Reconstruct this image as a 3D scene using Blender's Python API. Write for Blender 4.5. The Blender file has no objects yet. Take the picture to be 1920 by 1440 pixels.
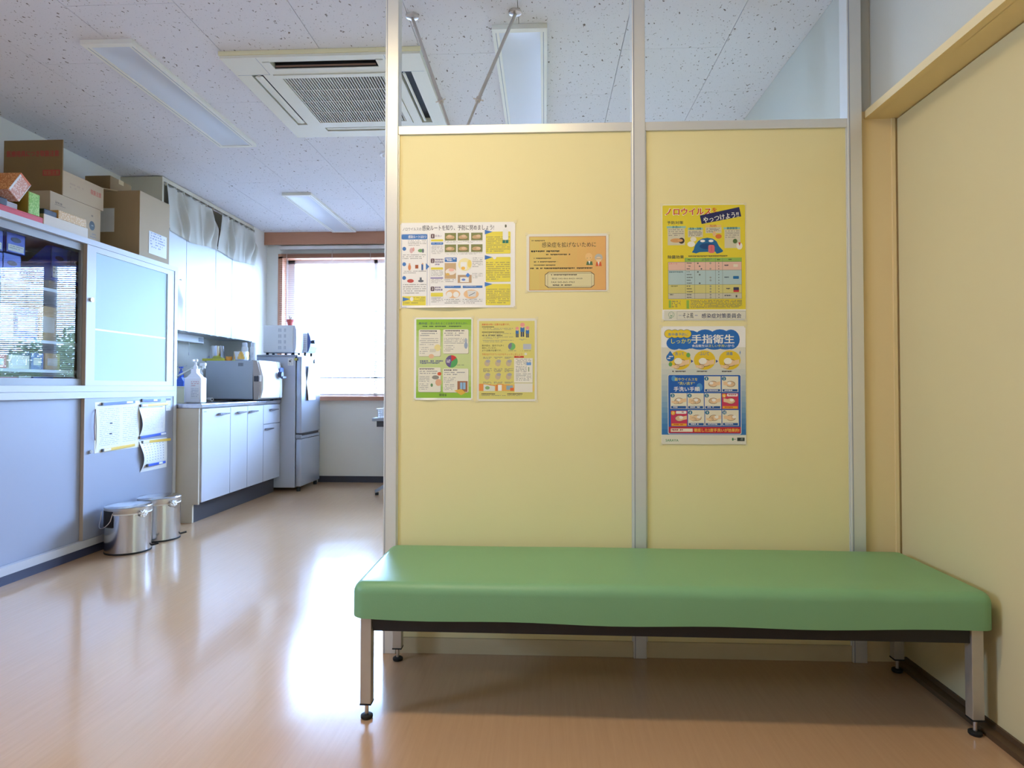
import bpy, bmesh, math, random
from mathutils import Matrix, Vector
random.seed(7)
sc = bpy.context.scene
C = sc.collection

# ------------------------------------------------------------------ camera
cam_d = bpy.data.cameras.new('camera'); cam = bpy.data.objects.new('camera', cam_d); C.objects.link(cam)
yaw, pit, rol = math.radians(2.9294), math.radians(1.2092), math.radians(0.0612)
fwd = Vector((-math.sin(yaw)*math.cos(pit), math.cos(yaw)*math.cos(pit), math.sin(pit)))
rgt = Vector((math.cos(yaw), math.sin(yaw), 0)); up = rgt.cross(fwd)
r2 = rgt*math.cos(rol)+up*math.sin(rol); u2 = up*math.cos(rol)-rgt*math.sin(rol)
cam.matrix_world = Matrix(((r2.x, u2.x, -fwd.x, 0), (r2.y, u2.y, -fwd.y, 0), (r2.z, u2.z, -fwd.z, 0.9661), (0, 0, 0, 1)))
cam_d.sensor_width = 36; cam_d.lens = 1192.72*36/1920; cam_d.shift_y = (700.74-720)/1920
cam_d.clip_start = 0.05; cam_d.clip_end = 200
sc.camera = cam

# ------------------------------------------------------------------ world, light, exposure
SKY_STRENGTH = 59.0
LAMP_STRENGTH = 35.5
w = bpy.data.worlds.new('overcast_sky'); sc.world = w; w.use_nodes = True
bg = w.node_tree.nodes['Background']; bg.inputs[0].default_value = (0.37, 0.59, 1.0, 1); bg.inputs[1].default_value = SKY_STRENGTH
por = bpy.data.lights.new('window_portal', 'AREA'); por.shape = 'RECTANGLE'; por.size = 3.8; por.size_y = 1.42
try: por.cycles.is_portal = True
except Exception: pass
po = bpy.data.objects.new('window_portal', por); C.objects.link(po); po.location = (-0.79, 6.47, 1.585); po.rotation_euler = (math.radians(-90), 0, 0)
por2 = bpy.data.lights.new('side_portal', 'AREA'); por2.shape = 'RECTANGLE'; por2.size = 0.66; por2.size_y = 0.76
try: por2.cycles.is_portal = True
except Exception: pass
po2 = bpy.data.objects.new('side_portal', por2); C.objects.link(po2); po2.location = (-3.30, 0.4, 1.61); po2.rotation_euler = (0, math.radians(-90), 0)
vs = sc.view_settings; vs.view_transform = 'Standard'; vs.look = 'None'; vs.exposure = 0.0; vs.gamma = 1.0; vs.use_curve_mapping = False
cy = sc.cycles
cy.max_bounces = 8; cy.diffuse_bounces = 5; cy.glossy_bounces = 4; cy.transmission_bounces = 6; cy.transparent_max_bounces = 16
cy.caustics_reflective = False; cy.caustics_refractive = False; cy.sample_clamp_indirect = 6.0; cy.use_denoising = True

# ------------------------------------------------------------------ materials
def lin(c):
    f = lambda v: v/12.92 if v <= 0.04045 else ((v+0.055)/1.055)**2.4
    return tuple(f(v/255.0) for v in c)
MATS = {}
def mat(name, rgb, rough=0.5, metal=0.0, spec=0.5, coat=0.0, noise=0.0, nscale=20.0, bump=0.0, bscale=80.0, stretch=None, emit=0.0, ecol=None, trans=0.0):
    if name in MATS: return MATS[name]
    m = bpy.data.materials.new(name); m.use_nodes = True; nt = m.node_tree; b = nt.nodes['Principled BSDF']
    c = lin(rgb)
    b.inputs['Base Color'].default_value = (*c, 1); b.inputs['Roughness'].default_value = rough; b.inputs['Metallic'].default_value = metal
    b.inputs['Specular IOR Level'].default_value = spec; b.inputs['Coat Weight'].default_value = coat
    if coat: b.inputs['Coat Roughness'].default_value = 0.08
    if trans: b.inputs['Transmission Weight'].default_value = trans
    if emit:
        b.inputs['Emission Color'].default_value = (*(lin(ecol) if ecol else c), 1); b.inputs['Emission Strength'].default_value = emit
    if noise or bump:
        geo = nt.nodes.new('ShaderNodeNewGeometry'); vec = geo.outputs['Position']
        if stretch:
            mp = nt.nodes.new('ShaderNodeMapping'); mp.inputs['Scale'].default_value = stretch
            nt.links.new(vec, mp.inputs['Vector']); vec = mp.outputs['Vector']
    if noise:
        n = nt.nodes.new('ShaderNodeTexNoise'); n.inputs['Scale'].default_value = nscale; n.inputs['Detail'].default_value = 4
        nt.links.new(vec, n.inputs['Vector'])
        mx = nt.nodes.new('ShaderNodeMix'); mx.data_type = 'RGBA'
        mx.inputs['A'].default_value = (*[v*(1-noise) for v in c], 1); mx.inputs['B'].default_value = (*[min(1, v*(1+noise)) for v in c], 1)
        nt.links.new(n.outputs['Fac'], mx.inputs['Factor']); nt.links.new(mx.outputs['Result'], b.inputs['Base Color'])
    if bump:
        n2 = nt.nodes.new('ShaderNodeTexNoise'); n2.inputs['Scale'].default_value = bscale; n2.inputs['Detail'].default_value = 3
        nt.links.new(vec, n2.inputs['Vector'])
        bp = nt.nodes.new('ShaderNodeBump'); bp.inputs['Strength'].default_value = bump; bp.inputs['Distance'].default_value = 0.002
        nt.links.new(n2.outputs['Fac'], bp.inputs['Height']); nt.links.new(bp.outputs['Normal'], b.inputs['Normal'])
    MATS[name] = m
    return m

def ceiling_mat():
    m = mat('ceiling_board', (238, 234, 232), 0.9, spec=0.2); nt = m.node_tree; b = nt.nodes['Principled BSDF']
    geo = nt.nodes.new('ShaderNodeNewGeometry'); mp = nt.nodes.new('ShaderNodeMapping'); mp.inputs['Scale'].default_value = (1.6, 1.0, 1)
    nt.links.new(geo.outputs['Position'], mp.inputs['Vector'])
    outs = []
    for s, lo, hi in ((46, 0.675, 0.72), (120, 0.70, 0.74)):
        n = nt.nodes.new('ShaderNodeTexNoise'); n.inputs['Scale'].default_value = s; n.inputs['Detail'].default_value = 1.5; n.inputs['Distortion'].default_value = 0.6
        nt.links.new(mp.outputs['Vector'], n.inputs['Vector'])
        r = nt.nodes.new('ShaderNodeMapRange'); r.inputs['From Min'].default_value = lo; r.inputs['From Max'].default_value = hi
        nt.links.new(n.outputs['Fac'], r.inputs['Value']); outs.append(r.outputs['Result'])
    mxm = nt.nodes.new('ShaderNodeMath'); mxm.operation = 'MAXIMUM'; nt.links.new(outs[0], mxm.inputs[0]); nt.links.new(outs[1], mxm.inputs[1])
    mx = nt.nodes.new('ShaderNodeMix'); mx.data_type = 'RGBA'; mx.inputs['A'].default_value = (*lin((226, 224, 228)), 1); mx.inputs['B'].default_value = (*lin((122, 112, 106)), 1)
    nt.links.new(mxm.outputs[0], mx.inputs['Factor']); nt.links.new(mx.outputs['Result'], b.inputs['Base Color'])
    return m
def floor_mat():
    m = mat('floor_vinyl', (206, 168, 136), 0.16, spec=0.45, coat=0.3); nt = m.node_tree; b = nt.nodes['Principled BSDF']
    geo = nt.nodes.new('ShaderNodeNewGeometry'); mp = nt.nodes.new('ShaderNodeMapping'); mp.inputs['Scale'].default_value = (55, 2.2, 1)
    nt.links.new(geo.outputs['Position'], mp.inputs['Vector'])
    n = nt.nodes.new('ShaderNodeTexNoise'); n.inputs['Scale'].default_value = 1.6; n.inputs['Detail'].default_value = 6; n.inputs['Roughness'].default_value = 0.65
    nt.links.new(mp.outputs['Vector'], n.inputs['Vector'])
    cr = nt.nodes.new('ShaderNodeMix'); cr.data_type = 'RGBA'; cr.inputs['A'].default_value = (*lin((184, 147, 112)), 1); cr.inputs['B'].default_value = (*lin((203, 166, 130)), 1)
    nt.links.new(n.outputs['Fac'], cr.inputs['Factor']); nt.links.new(cr.outputs['Result'], b.inputs['Base Color'])
    n2 = nt.nodes.new('ShaderNodeTexNoise'); n2.inputs['Scale'].default_value = 90; n2.inputs['Detail'].default_value = 2; nt.links.new(geo.outputs['Position'], n2.inputs['Vector'])
    n3 = nt.nodes.new('ShaderNodeTexNoise'); n3.inputs['Scale'].default_value = 4; n3.inputs['Detail'].default_value = 1; nt.links.new(geo.outputs['Position'], n3.inputs['Vector'])
    ad = nt.nodes.new('ShaderNodeMath'); ad.operation = 'MULTIPLY_ADD'; ad.inputs[1].default_value = 0.12; nt.links.new(n2.outputs['Fac'], ad.inputs[0]); nt.links.new(n3.outputs['Fac'], ad.inputs[2])
    bp = nt.nodes.new('ShaderNodeBump'); bp.inputs['Strength'].default_value = 0.25; bp.inputs['Distance'].default_value = 0.004
    nt.links.new(ad.outputs[0], bp.inputs['Height']); nt.links.new(bp.outputs['Normal'], b.inputs['Normal'])
    rr = nt.nodes.new('ShaderNodeMapRange'); rr.inputs['To Min'].default_value = 0.13; rr.inputs['To Max'].default_value = 0.22; nt.links.new(n3.outputs['Fac'], rr.inputs['Value']); nt.links.new(rr.outputs['Result'], b.inputs['Roughness'])
    return m
def glass_mat(name, tint=(1, 1, 1), ior=1.5):
    m = bpy.data.materials.new(name); m.use_nodes = True; nt = m.node_tree; nt.nodes.clear()
    o = nt.nodes.new('ShaderNodeOutputMaterial'); mx = nt.nodes.new('ShaderNodeMixShader'); fr = nt.nodes.new('ShaderNodeFresnel'); fr.inputs['IOR'].default_value = ior
    t = nt.nodes.new('ShaderNodeBsdfTransparent'); t.inputs[0].default_value = (*tint, 1); g = nt.nodes.new('ShaderNodeBsdfGlossy'); g.inputs['Roughness'].default_value = 0.0
    ge = nt.nodes.new('ShaderNodeNewGeometry'); mi = nt.nodes.new('ShaderNodeMix'); mi.data_type = 'FLOAT'     # same Fresnel on both faces of the thin pane
    mi.inputs['A'].default_value = ior; mi.inputs['B'].default_value = 1.0/ior
    nt.links.new(ge.outputs['Backfacing'], mi.inputs['Factor']); nt.links.new(mi.outputs['Result'], fr.inputs['IOR'])
    nt.links.new(fr.outputs[0], mx.inputs[0]); nt.links.new(t.outputs[0], mx.inputs[1]); nt.links.new(g.outputs[0], mx.inputs[2]); nt.links.new(mx.outputs[0], o.inputs[0])
    MATS[name] = m; return m
def cloth_mat(name, rgb, tr=0.35):
    m = bpy.data.materials.new(name); m.use_nodes = True; nt = m.node_tree; nt.nodes.clear()
    o = nt.nodes.new('ShaderNodeOutputMaterial'); mx = nt.nodes.new('ShaderNodeMixShader'); mx.inputs[0].default_value = tr
    d = nt.nodes.new('ShaderNodeBsdfDiffuse'); t = nt.nodes.new('ShaderNodeBsdfTranslucent')
    for s in (d, t): s.inputs[0].default_value = (*lin(rgb), 1)
    nt.links.new(d.outputs[0], mx.inputs[1]); nt.links.new(t.outputs[0], mx.inputs[2]); nt.links.new(mx.outputs[0], o.inputs[0])
    MATS[name] = m; return m

M_CEIL = ceiling_mat(); M_FLOOR = floor_mat()
M_GLASS = glass_mat('window_glass'); M_CABGLASS = glass_mat('cabinet_glass', (0.93, 0.97, 0.98), 1.5)
M_CURTAIN = cloth_mat('curtain_cloth', (218, 214, 203), 0.25)
M_WALL = mat('wall_paper', (236, 232, 222), 0.85, spec=0.2, bump=0.25, bscale=220)
M_PANEL = mat('partition_panel', (240, 228, 170), 0.55, spec=0.35, noise=0.02, nscale=3)
M_DOORP = mat('door_panel', (220, 207, 160), 0.6, spec=0.3, noise=0.02, nscale=3)
M_JAMB = mat('door_frame_paint', (232, 210, 158), 0.5, spec=0.35)
M_ALU = mat('aluminium', (228, 228, 222), 0.38, 0.45, noise=0.03, nscale=8)
M_CHROME = mat('brushed_steel', (205, 200, 194), 0.28, 0.9, noise=0.08, nscale=14)
M_STEEL = mat('stainless', (205, 205, 208), 0.16, 1.0, bump=0.12, bscale=6, stretch=(30, 30, 0.3))
M_LEGSTEEL = mat('chrome_leg', (190, 184, 172), 0.35, 0.55, noise=0.1, nscale=25)
M_GREEN = mat('green_vinyl', (122, 170, 122), 0.42, spec=0.5, bump=0.15, bscale=300, noise=0.04, nscale=6)
M_BLACK = mat('black_metal', (24, 22, 22), 0.5)
M_RUB = mat('black_rubber', (20, 20, 20), 0.7)
M_DARK = mat('dark_grey_plinth', (62, 62, 70), 0.5)
M_DARKBLUE = mat('storage_plinth', (54, 60, 88), 0.45)
M_BASEB = mat('brown_rail', (92, 70, 46), 0.55)
M_CAB = mat('cabinet_grey', (196, 198, 206), 0.45, spec=0.4, noise=0.02, nscale=5)
M_CABD = mat('cabinet_door_grey', (156, 162, 180), 0.42, spec=0.45, noise=0.02, nscale=4)
M_CABTRIM = mat('cabinet_edge', (176, 160, 142), 0.5)
M_FROST = mat('frosted_panel', (190, 214, 222), 0.6, spec=0.2)
M_KIT = mat('kitchen_white', (192, 196, 208), 0.35, spec=0.5)
M_KITEND = mat('kitchen_end_panel', (206, 198, 182), 0.6, noise=0.05, nscale=9)
M_UPPER = mat('upper_white', (204, 207, 209), 0.45)
M_BEIGE = mat('beige_laminate', (206, 198, 176), 0.55)
M_FRIDGE = mat('fridge_grey', (190, 196, 210), 0.4, 0.1)
M_FRIDGED = mat('fridge_door_grey', (182, 190, 206), 0.25, 0.35)
M_WHITEP = mat('white_plastic', (236, 236, 238), 0.4)
M_GREYP = mat('grey_plastic', (150, 156, 168), 0.45)
M_AUTO = mat('steriliser_grey', (170, 180, 192), 0.5)
M_TAUPE = mat('steriliser_bezel', (176, 166, 160), 0.5)
M_AC = mat('ac_plastic', (226, 222, 206), 0.5)
M_ACDARK = mat('ac_slot_shade', (26, 22, 20), 0.7)  # near black, carries the shade inside the outlets
M_ACG = mat('ac_grille_bar', (206, 198, 190), 0.5)
M_LIGHTF = mat('lamp_frame', (236, 234, 224), 0.45)
M_LIGHTD = mat('lamp_reflector', (214, 218, 226), 0.3)
M_ON = mat('lamp_lit', (255, 236, 200), 0.5, emit=LAMP_STRENGTH, ecol=(255, 232, 192))
M_WOOD = mat('brown_wood', (172, 118, 88), 0.5, noise=0.08, nscale=6, stretch=(2, 20, 20))
M_SLAT = mat('blind_slat', (226, 214, 206), 0.5)
M_CARD = mat('cardboard', (166, 140, 102), 0.85, noise=0.05, nscale=7)
M_CARD2 = mat('cardboard_dark', (134, 106, 66), 0.85, noise=0.05, nscale=7)
M_CARDP = mat('cardboard_pale', (186, 164, 136), 0.85, noise=0.04, nscale=7)
M_CARDI = mat('cardboard_kraft', (176, 156, 128), 0.85)
M_PAPER = mat('white_paper', (230, 230, 228), 0.6)
M_LAM = mat('laminate_sheet', (236, 232, 216), 0.3, spec=0.5)
M_TAPE = mat('clear_tape', (240, 230, 186), 0.25)
M_MBLUE = mat('magnet_blue', (48, 84, 190), 0.4)
M_MYEL = mat('magnet_yellow', (222, 184, 70), 0.4)
M_BLUEBIN = mat('blue_bin', (52, 76, 200), 0.4)
M_SINKW = mat('counter_steel', (190, 190, 198), 0.18, 0.9)
M_LEAF = mat('tree_leaf', (128, 148, 92), 0.8, noise=0.5, nscale=3)
M_BARK = mat('tree_bark', (96, 80, 66), 0.9)
M_GROUND = mat('outside_ground', (196, 194, 190), 0.9, noise=0.05, nscale=1)

# ------------------------------------------------------------------ helpers
WM = {}
class MB:
    def __init__(s): s.v = []; s.f = []; s.mi = []; s.cur = 0
    def quad(s, *p):
        i = len(s.v); s.v += [tuple(q) for q in p]; s.f.append(tuple(range(i, i+len(p)))); s.mi.append(s.cur); return s
    def box(s, x0, y0, z0, x1, y1, z1, bev=0.0):
        x0, x1 = min(x0, x1), max(x0, x1); y0, y1 = min(y0, y1), max(y0, y1); z0, z1 = min(z0, z1), max(z0, z1)
        if bev > 0:
            bm = bmesh.new(); bmesh.ops.create_cube(bm, size=1)
            bmesh.ops.scale(bm, vec=(x1-x0, y1-y0, z1-z0), verts=bm.verts)
            bmesh.ops.bevel(bm, geom=list(bm.edges), offset=bev, segments=2, affect='EDGES', profile=0.5)
            bmesh.ops.translate(bm, vec=((x0+x1)/2, (y0+y1)/2, (z0+z1)/2), verts=bm.verts)
            return s.bm(bm)
        i = len(s.v)
        s.v += [(x0, y0, z0), (x1, y0, z0), (x1, y1, z0), (x0, y1, z0), (x0, y0, z1), (x1, y0, z1), (x1, y1, z1), (x0, y1, z1)]
        for f in ((0, 3, 2, 1), (4, 5, 6, 7), (0, 1, 5, 4), (1, 2, 6, 5), (2, 3, 7, 6), (3, 0, 4, 7)):
            s.f.append(tuple(i+k for k in f)); s.mi.append(s.cur)
        return s
    def bm(s, bm):
        i = len(s.v); bm.verts.index_update()
        s.v += [tuple(v.co) for v in bm.verts]
        for f in bm.faces: s.f.append(tuple(i+v.index for v in f.verts)); s.mi.append(s.cur)
        bm.free(); return s
    def tube(s, a, b, r0, r1=None, n=16, caps=True):
        r1 = r0 if r1 is None else r1; a = Vector(a); b = Vector(b); d = (b-a).normalized()
        t = Vector((0, 0, 1)) if abs(d.z) < 0.9 else Vector((1, 0, 0)); u = d.cross(t).normalized(); v = d.cross(u)
        i = len(s.v)
        for c, r in ((a, r0), (b, r1)):
            for k in range(n):
                an = 2*math.pi*k/n; s.v.append(tuple(c+u*(r*math.cos(an))+v*(r*math.sin(an))))
        for k in range(n): s.f.append((i+k, i+(k+1) % n, i+n+(k+1) % n, i+n+k)); s.mi.append(s.cur)
        if caps:
            s.f.append(tuple(i+n-1-k for k in range(n))); s.f.append(tuple(i+n+k for k in range(n))); s.mi += [s.cur]*2
        return s
    def path(s, pts, r, n=8):
        for a, b in zip(pts[:-1], pts[1:]): s.tube(a, b, r, n=n)
        return s
    def lathe(s, c, prof, n=28, sx=1.0, sy=1.0):
        i = len(s.v); m = len(prof)
        for r, z in prof:
            for k in range(n):
                an = 2*math.pi*k/n; s.v.append((c[0]+r*sx*math.cos(an), c[1]+r*sy*math.sin(an), c[2]+z))
        for j in range(m-1):
            for k in range(n):
                s.f.append((i+j*n+k, i+j*n+(k+1) % n, i+(j+1)*n+(k+1) % n, i+(j+1)*n+k)); s.mi.append(s.cur)
        s.f.append(tuple(i+n-1-k for k in range(n))); s.f.append(tuple(i+(m-1)*n+k for k in range(n))); s.mi += [s.cur]*2
        return s
    def prism(s, pts, axis, a, b):
        # polygon pts in the two other axes, extruded along axis from a to b
        def P(p, t):
            return {'x': (t, p[0], p[1]), 'y': (p[0], t, p[1]), 'z': (p[0], p[1], t)}[axis]
        i = len(s.v); n = len(pts)
        s.v += [P(p, a) for p in pts]+[P(p, b) for p in pts]
        s.f.append(tuple(i+k for k in range(n))); s.f.append(tuple(i+2*n-1-k for k in range(n))); s.mi += [s.cur]*2
        for k in range(n): s.f.append((i+k, i+n+k, i+n+(k+1) % n, i+(k+1) % n)); s.mi.append(s.cur)
        return s
    def grid(s, fn, nu, nv):
        i = len(s.v)
        for a in range(nu+1):
            for b in range(nv+1): s.v.append(tuple(fn(a/nu, b/nv)))
        for a in range(nu):
            for b in range(nv):
                s.f.append((i+a*(nv+1)+b, i+(a+1)*(nv+1)+b, i+(a+1)*(nv+1)+b+1, i+a*(nv+1)+b+1)); s.mi.append(s.cur)
        return s

def tag(o, label, cat, group=None):
    o['label'] = label; o['category'] = cat
    if group: o['group'] = group
    return o
def obj(name, mb, m, parent=None, smooth=False, local=False, fix=True, base=True):
    """one mesh object; coordinates of mb are world coordinates unless local"""
    me = bpy.data.meshes.new(name); vs_ = [Vector(v) for v in mb.v]
    if parent is not None and not local:
        inv = WM[parent].inverted(); vs_ = [inv @ v for v in vs_]
    mn = [min(v[k] for v in vs_) for k in range(3)]; mx = [max(v[k] for v in vs_) for k in range(3)]
    c = Vector(((mn[0]+mx[0])/2, (mn[1]+mx[1])/2, mn[2] if (parent is None and base) else (mn[2]+mx[2])/2))
    me.from_pydata([tuple(v-c) for v in vs_], [], mb.f)
    ms = m if isinstance(m, (list, tuple)) else [m]
    for k in ms: me.materials.append(k)
    if len(ms) > 1: me.polygons.foreach_set('material_index', mb.mi)
    if fix:
        bm = bmesh.new(); bm.from_mesh(me); bmesh.ops.recalc_face_normals(bm, faces=bm.faces); bm.to_mesh(me); bm.free()
    if smooth:
        me.polygons.foreach_set('use_smooth', [True]*len(me.polygons))
        try: me.set_sharp_from_angle(angle=math.radians(40))
        except Exception: pass
    me.update()
    o = bpy.data.objects.new(name, me); C.objects.link(o); o.location = c
    if parent is not None: o.parent = parent; WM[o] = WM[parent] @ Matrix.Translation(c)
    else: WM[o] = Matrix.Translation(c)
    return o
def thing(name, label, cat, loc=(0, 0, 0), rot=(0, 0, 0), group=None):
    o = bpy.data.objects.new(name, None); C.objects.link(o); o.empty_display_size = 0.1
    o.location = loc; o.rotation_euler = rot
    from mathutils import Euler
    WM[o] = Matrix.Translation(loc) @ Euler(rot).to_matrix().to_4x4()
    return tag(o, label, cat, group)
def struct(o): o['kind'] = 'structure'; return o
def bx(x0, y0, z0, x1, y1, z1, bev=0.0): return MB().box(x0, y0, z0, x1, y1, z1, bev)

_tc = {}
def text_mesh(body):
    """outlines of a string in unit size as (verts, faces, xmin, xmax, ymin, ymax)"""
    key = body
    if key in _tc: return _tc[key]
    cu = bpy.data.curves.new('t', 'FONT'); cu.body = body; cu.size = 1.0; cu.resolution_u = 2; cu.fill_mode = 'FRONT'
    o = bpy.data.objects.new('t', cu); C.objects.link(o)
    dg = bpy.context.evaluated_depsgraph_get(); dg.update()
    me = bpy.data.meshes.new_from_object(o.evaluated_get(dg))
    v = [(p.co.x, p.co.y) for p in me.vertices]; f = [tuple(p.vertices) for p in me.polygons]
    bpy.data.objects.remove(o); bpy.data.curves.remove(cu); bpy.data.meshes.remove(me)
    if not v: v = [(0, 0), (1, 0), (1, 1)]; f = []
    r = (v, f, min(p[0] for p in v), max(p[0] for p in v), min(p[1] for p in v), max(p[1] for p in v))
    _tc[key] = r; return r

class Print:
    """flat print: shapes given in sheet coordinates (x right, y down), mapped to the plane by fn(x, y, depth)"""
    def __init__(s, fn): s.fn = fn; s.mb = MB(); s.cols = []; s.d = 0
    def _c(s, col):
        if col not in s.cols: s.cols.append(col)
        s.mb.cur = s.cols.index(col); s.d += 1
        return 0.0002+0.00001*s.d
    def poly(s, col, pts):
        d = s._c(col); s.mb.quad(*[s.fn(x, y, d) for x, y in pts]); return s
    def R(s, col, x0, y0, x1, y1): return s.poly(col, [(x0, y0), (x1, y0), (x1, y1), (x0, y1)])
    def E(s, col, cx, cy_, rx, ry, n=20, a0=0, a1=360, pie=False):
        k = [(cx+rx*math.cos(math.radians(a0+(a1-a0)*i/n)), cy_+ry*math.sin(math.radians(a0+(a1-a0)*i/n))) for i in range(n+(1 if pie else 0))]
        if pie: k.append((cx, cy_))
        return s.poly(col, k)
    def RR(s, col, x0, y0, x1, y1, r):
        pts = []
        for cx, cy_, a in ((x1-r, y0+r, -90), (x1-r, y1-r, 0), (x0+r, y1-r, 90), (x0+r, y0+r, 180)):
            pts += [(cx+r*math.cos(math.radians(a+30*i)), cy_+r*math.sin(math.radians(a+30*i))) for i in range(4)]
        return s.poly(col, pts)
    def frame(s, col, x0, y0, x1, y1, t):
        s.R(col, x0, y0, x1, y0+t); s.R(col, x0, y1-t, x1, y1); s.R(col, x0, y0, x0+t, y1); return s.R(col, x1-t, y0, x1, y1)
    def T(s, col, body, x0, x1, y0, y1, bold=0.0, rot=0.0):
        v, f, a, b, c, e = text_mesh(body); cr, sr = math.cos(math.radians(rot)), math.sin(math.radians(rot)); q_ = bold*0.8*(y1-y0)
        offs = [(0, 0)] if not bold else [(-q_, 0), (q_, 0), (0, -q_*0.5), (0, q_*0.5)]
        for ox, oy in offs:
            d = s._c(col); i = len(s.mb.v)
            for p in v:
                px = (p[0]-a)/(b-a)*(x1-x0)+ox; py = (e-p[1])/(e-c)*(y1-y0)+oy
                s.mb.v.append(s.fn(x0+px*cr+py*sr, y0+py*cr-px*sr, d))
            for q in f: s.mb.f.append(tuple(i+k for k in q)); s.mb.mi.append(s.mb.cur)
        return s
    def L(s, col, x0, x1, y0, y1, n, h=None, dens=0.8):
        """n rows of small unreadable print"""
        big = h is not None and n <= 1; col = col if big else tuple(int(v*0.72+232*0.28) for v in col)
        d = s._c(col); p = (y1-y0)/max(1, n); h = h or p*0.42
        for r in range(n):
            y = y0+p*r; x = x0; end = x1 if r < n-1 else x0+(x1-x0)*random.uniform(0.5, 1)
            while x < end:
                wd = h*random.uniform(0.5, 1.1)
                if random.random() < dens: s.mb.quad(s.fn(x, y, d), s.fn(min(x+wd, end), y, d), s.fn(min(x+wd, end), y+h*random.uniform(0.6, 1), d), s.fn(x, y+h*random.uniform(0.6, 1), d))
                x += wd*1.25
        return s
    def hand(s, cx, cy_, wd, skin=(238, 205, 160), line=(120, 90, 70), flip=1):
        s.E(line, cx, cy_, wd*0.34, wd*0.22, 14).E(skin, cx, cy_, wd*0.31, wd*0.19, 14)
        s.poly(skin, [(cx+flip*wd*0.2, cy_-wd*0.13), (cx+flip*wd*0.52, cy_-wd*0.2), (cx+flip*wd*0.52, cy_+wd*0.06), (cx+flip*wd*0.2, cy_+wd*0.13)])
        for k in range(3): s.poly(line, [(cx-flip*wd*0.3, cy_-wd*(0.1-0.09*k)), (cx-flip*wd*0.02, cy_-wd*(0.11-0.09*k)), (cx-flip*wd*0.02, cy_-wd*(0.095-0.09*k)), (cx-flip*wd*0.3, cy_-wd*(0.085-0.09*k))])
        return s
    def done(s, name, parent, rough=0.45):
        ms = [mat('ink_%d_%d_%d' % c, c, rough) for c in s.cols]
        return obj(name, s.mb, ms, parent, fix=False)
def plane_x(x, y0, z1, s=1.0):      # print on a face that looks towards +X: sheet x runs along +Y
    return lambda u, v, d: (x+d, y0+u*s, z1-v*s)
def plane_y(y, x0, z1, s=1.0):      # print on a face that looks towards -Y
    return lambda u, v, d: (x0+u*s, y-d, z1-v*s)

# ------------------------------------------------------------------ room shell
XL, XR, YB, YF, H = -3.17, 1.172, 6.39, -2.4, 2.5416
fl = struct(obj('floor', bx(XL-0.2, YF-0.2, -0.12, XR+0.3, YB+0.2, 0.0), M_FLOOR))
cl = struct(obj('ceiling', bx(XL-0.2, YF-0.2, H+0.012, XR+0.3, YB+0.2, H+0.12), mat('ceiling_backing', (206, 204, 204), 0.9)))
# ceiling boards: columns of 0.468 m, boards of 0.906 m, every other column shifted by half
xs = [XL]+[-2.922+0.4686*k for k in range(9)]+[XR]
board_meshes = {}
for ci in range(len(xs)-1):
    off = 2.505 if ci % 2 == 1 else 2.052
    ys = [off+0.906*k for k in range(-6, 6)]
    ys = sorted([YF]+[y for y in ys if YF+0.05 < y < YB-0.05]+[YB])
    for a, b in zip(ys[:-1], ys[1:]):
        if b < 1.0: continue
        g = 0.0012; key = (round(xs[ci+1]-xs[ci], 3), round(b-a, 3))
        if key not in board_meshes:
            o = obj('ceiling_board', bx(xs[ci]+g, a+g, H, xs[ci+1]-g, b-g, H+0.0125), M_CEIL, cl); board_meshes[key] = o
        else:
            src = board_meshes[key]; o = src.copy(); C.objects.link(o)
            o.location = Vector(((xs[ci]+xs[ci+1])/2, (a+b)/2, H+0.00625))-WM[cl].translation
struct(obj('ceiling_front', bx(XL, YF, H, XR, 1.0, H+0.011), M_CEIL)) if False else None
# left wall, front wall behind the camera, back wall with the window opening
LY0, LY1, LZ0, LZ1 = 0.02, 0.78, 1.28, 1.94      # window in the left wall, beside the camera
mb = MB().box(XL-0.15, YF-0.2, 0, XL, LY0, H).box(XL-0.15, LY1, 0, XL, YB+0.2, H).box(XL-0.15, LY0, 0, XL, LY1, LZ0).box(XL-0.15, LY0, LZ1, XL, LY1, H)
struct(obj('wall_left', mb, M_WALL))
wl = struct(thing('window_2', 'plain window in the left wall nearer the camera', 'window', (XL, 0.4, LZ0)))
obj('window_frame', MB().box(XL-0.15, LY0, LZ0, XL+0.01, LY0+0.03, LZ1).box(XL-0.15, LY1-0.03, LZ0, XL+0.01, LY1, LZ1).box(XL-0.15, LY0+0.03, LZ0, XL+0.01, LY1-0.03, LZ0+0.03).box(XL-0.15, LY0+0.03, LZ1-0.03, XL+0.01, LY1-0.03, LZ1), M_WOOD, wl)
obj('window_stile', bx(XL-0.10, 0.38, LZ0+0.03, XL-0.07, 0.42, LZ1-0.03), mat('sash_aluminium', (220, 218, 222), 0.4, 0.4), wl)
for a, b in ((LY0+0.03, 0.38), (0.42, LY1-0.03)): obj('window_pane', bx(XL-0.088, a, LZ0+0.03, XL-0.084, b, LZ1-0.03), M_GLASS, wl)
struct(obj('wall_front', bx(XL, YF-0.15, 0, XR+0.3, YF, H), M_WALL))
OX0, OX1, OZ0, OZ1 = -2.70, 1.12, 0.86, 2.30
mb = MB().box(XL, YB, 0, XR+0.2, YB+0.2, OZ0).box(XL, YB, OZ1, XR+0.2, YB+0.2, H).box(XL, YB, OZ0, OX0, YB+0.2, OZ1).box(OX1, YB, OZ0, XR+0.2, YB+0.2, OZ1)
struct(obj('wall_back', mb, M_WALL))
struct(obj('wall_pillar', bx(XL, 6.07, 0, -2.855, YB, H), M_WALL))
DY0, DY1 = 0.70, 2.33           # sliding door opening in the right wall
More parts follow.
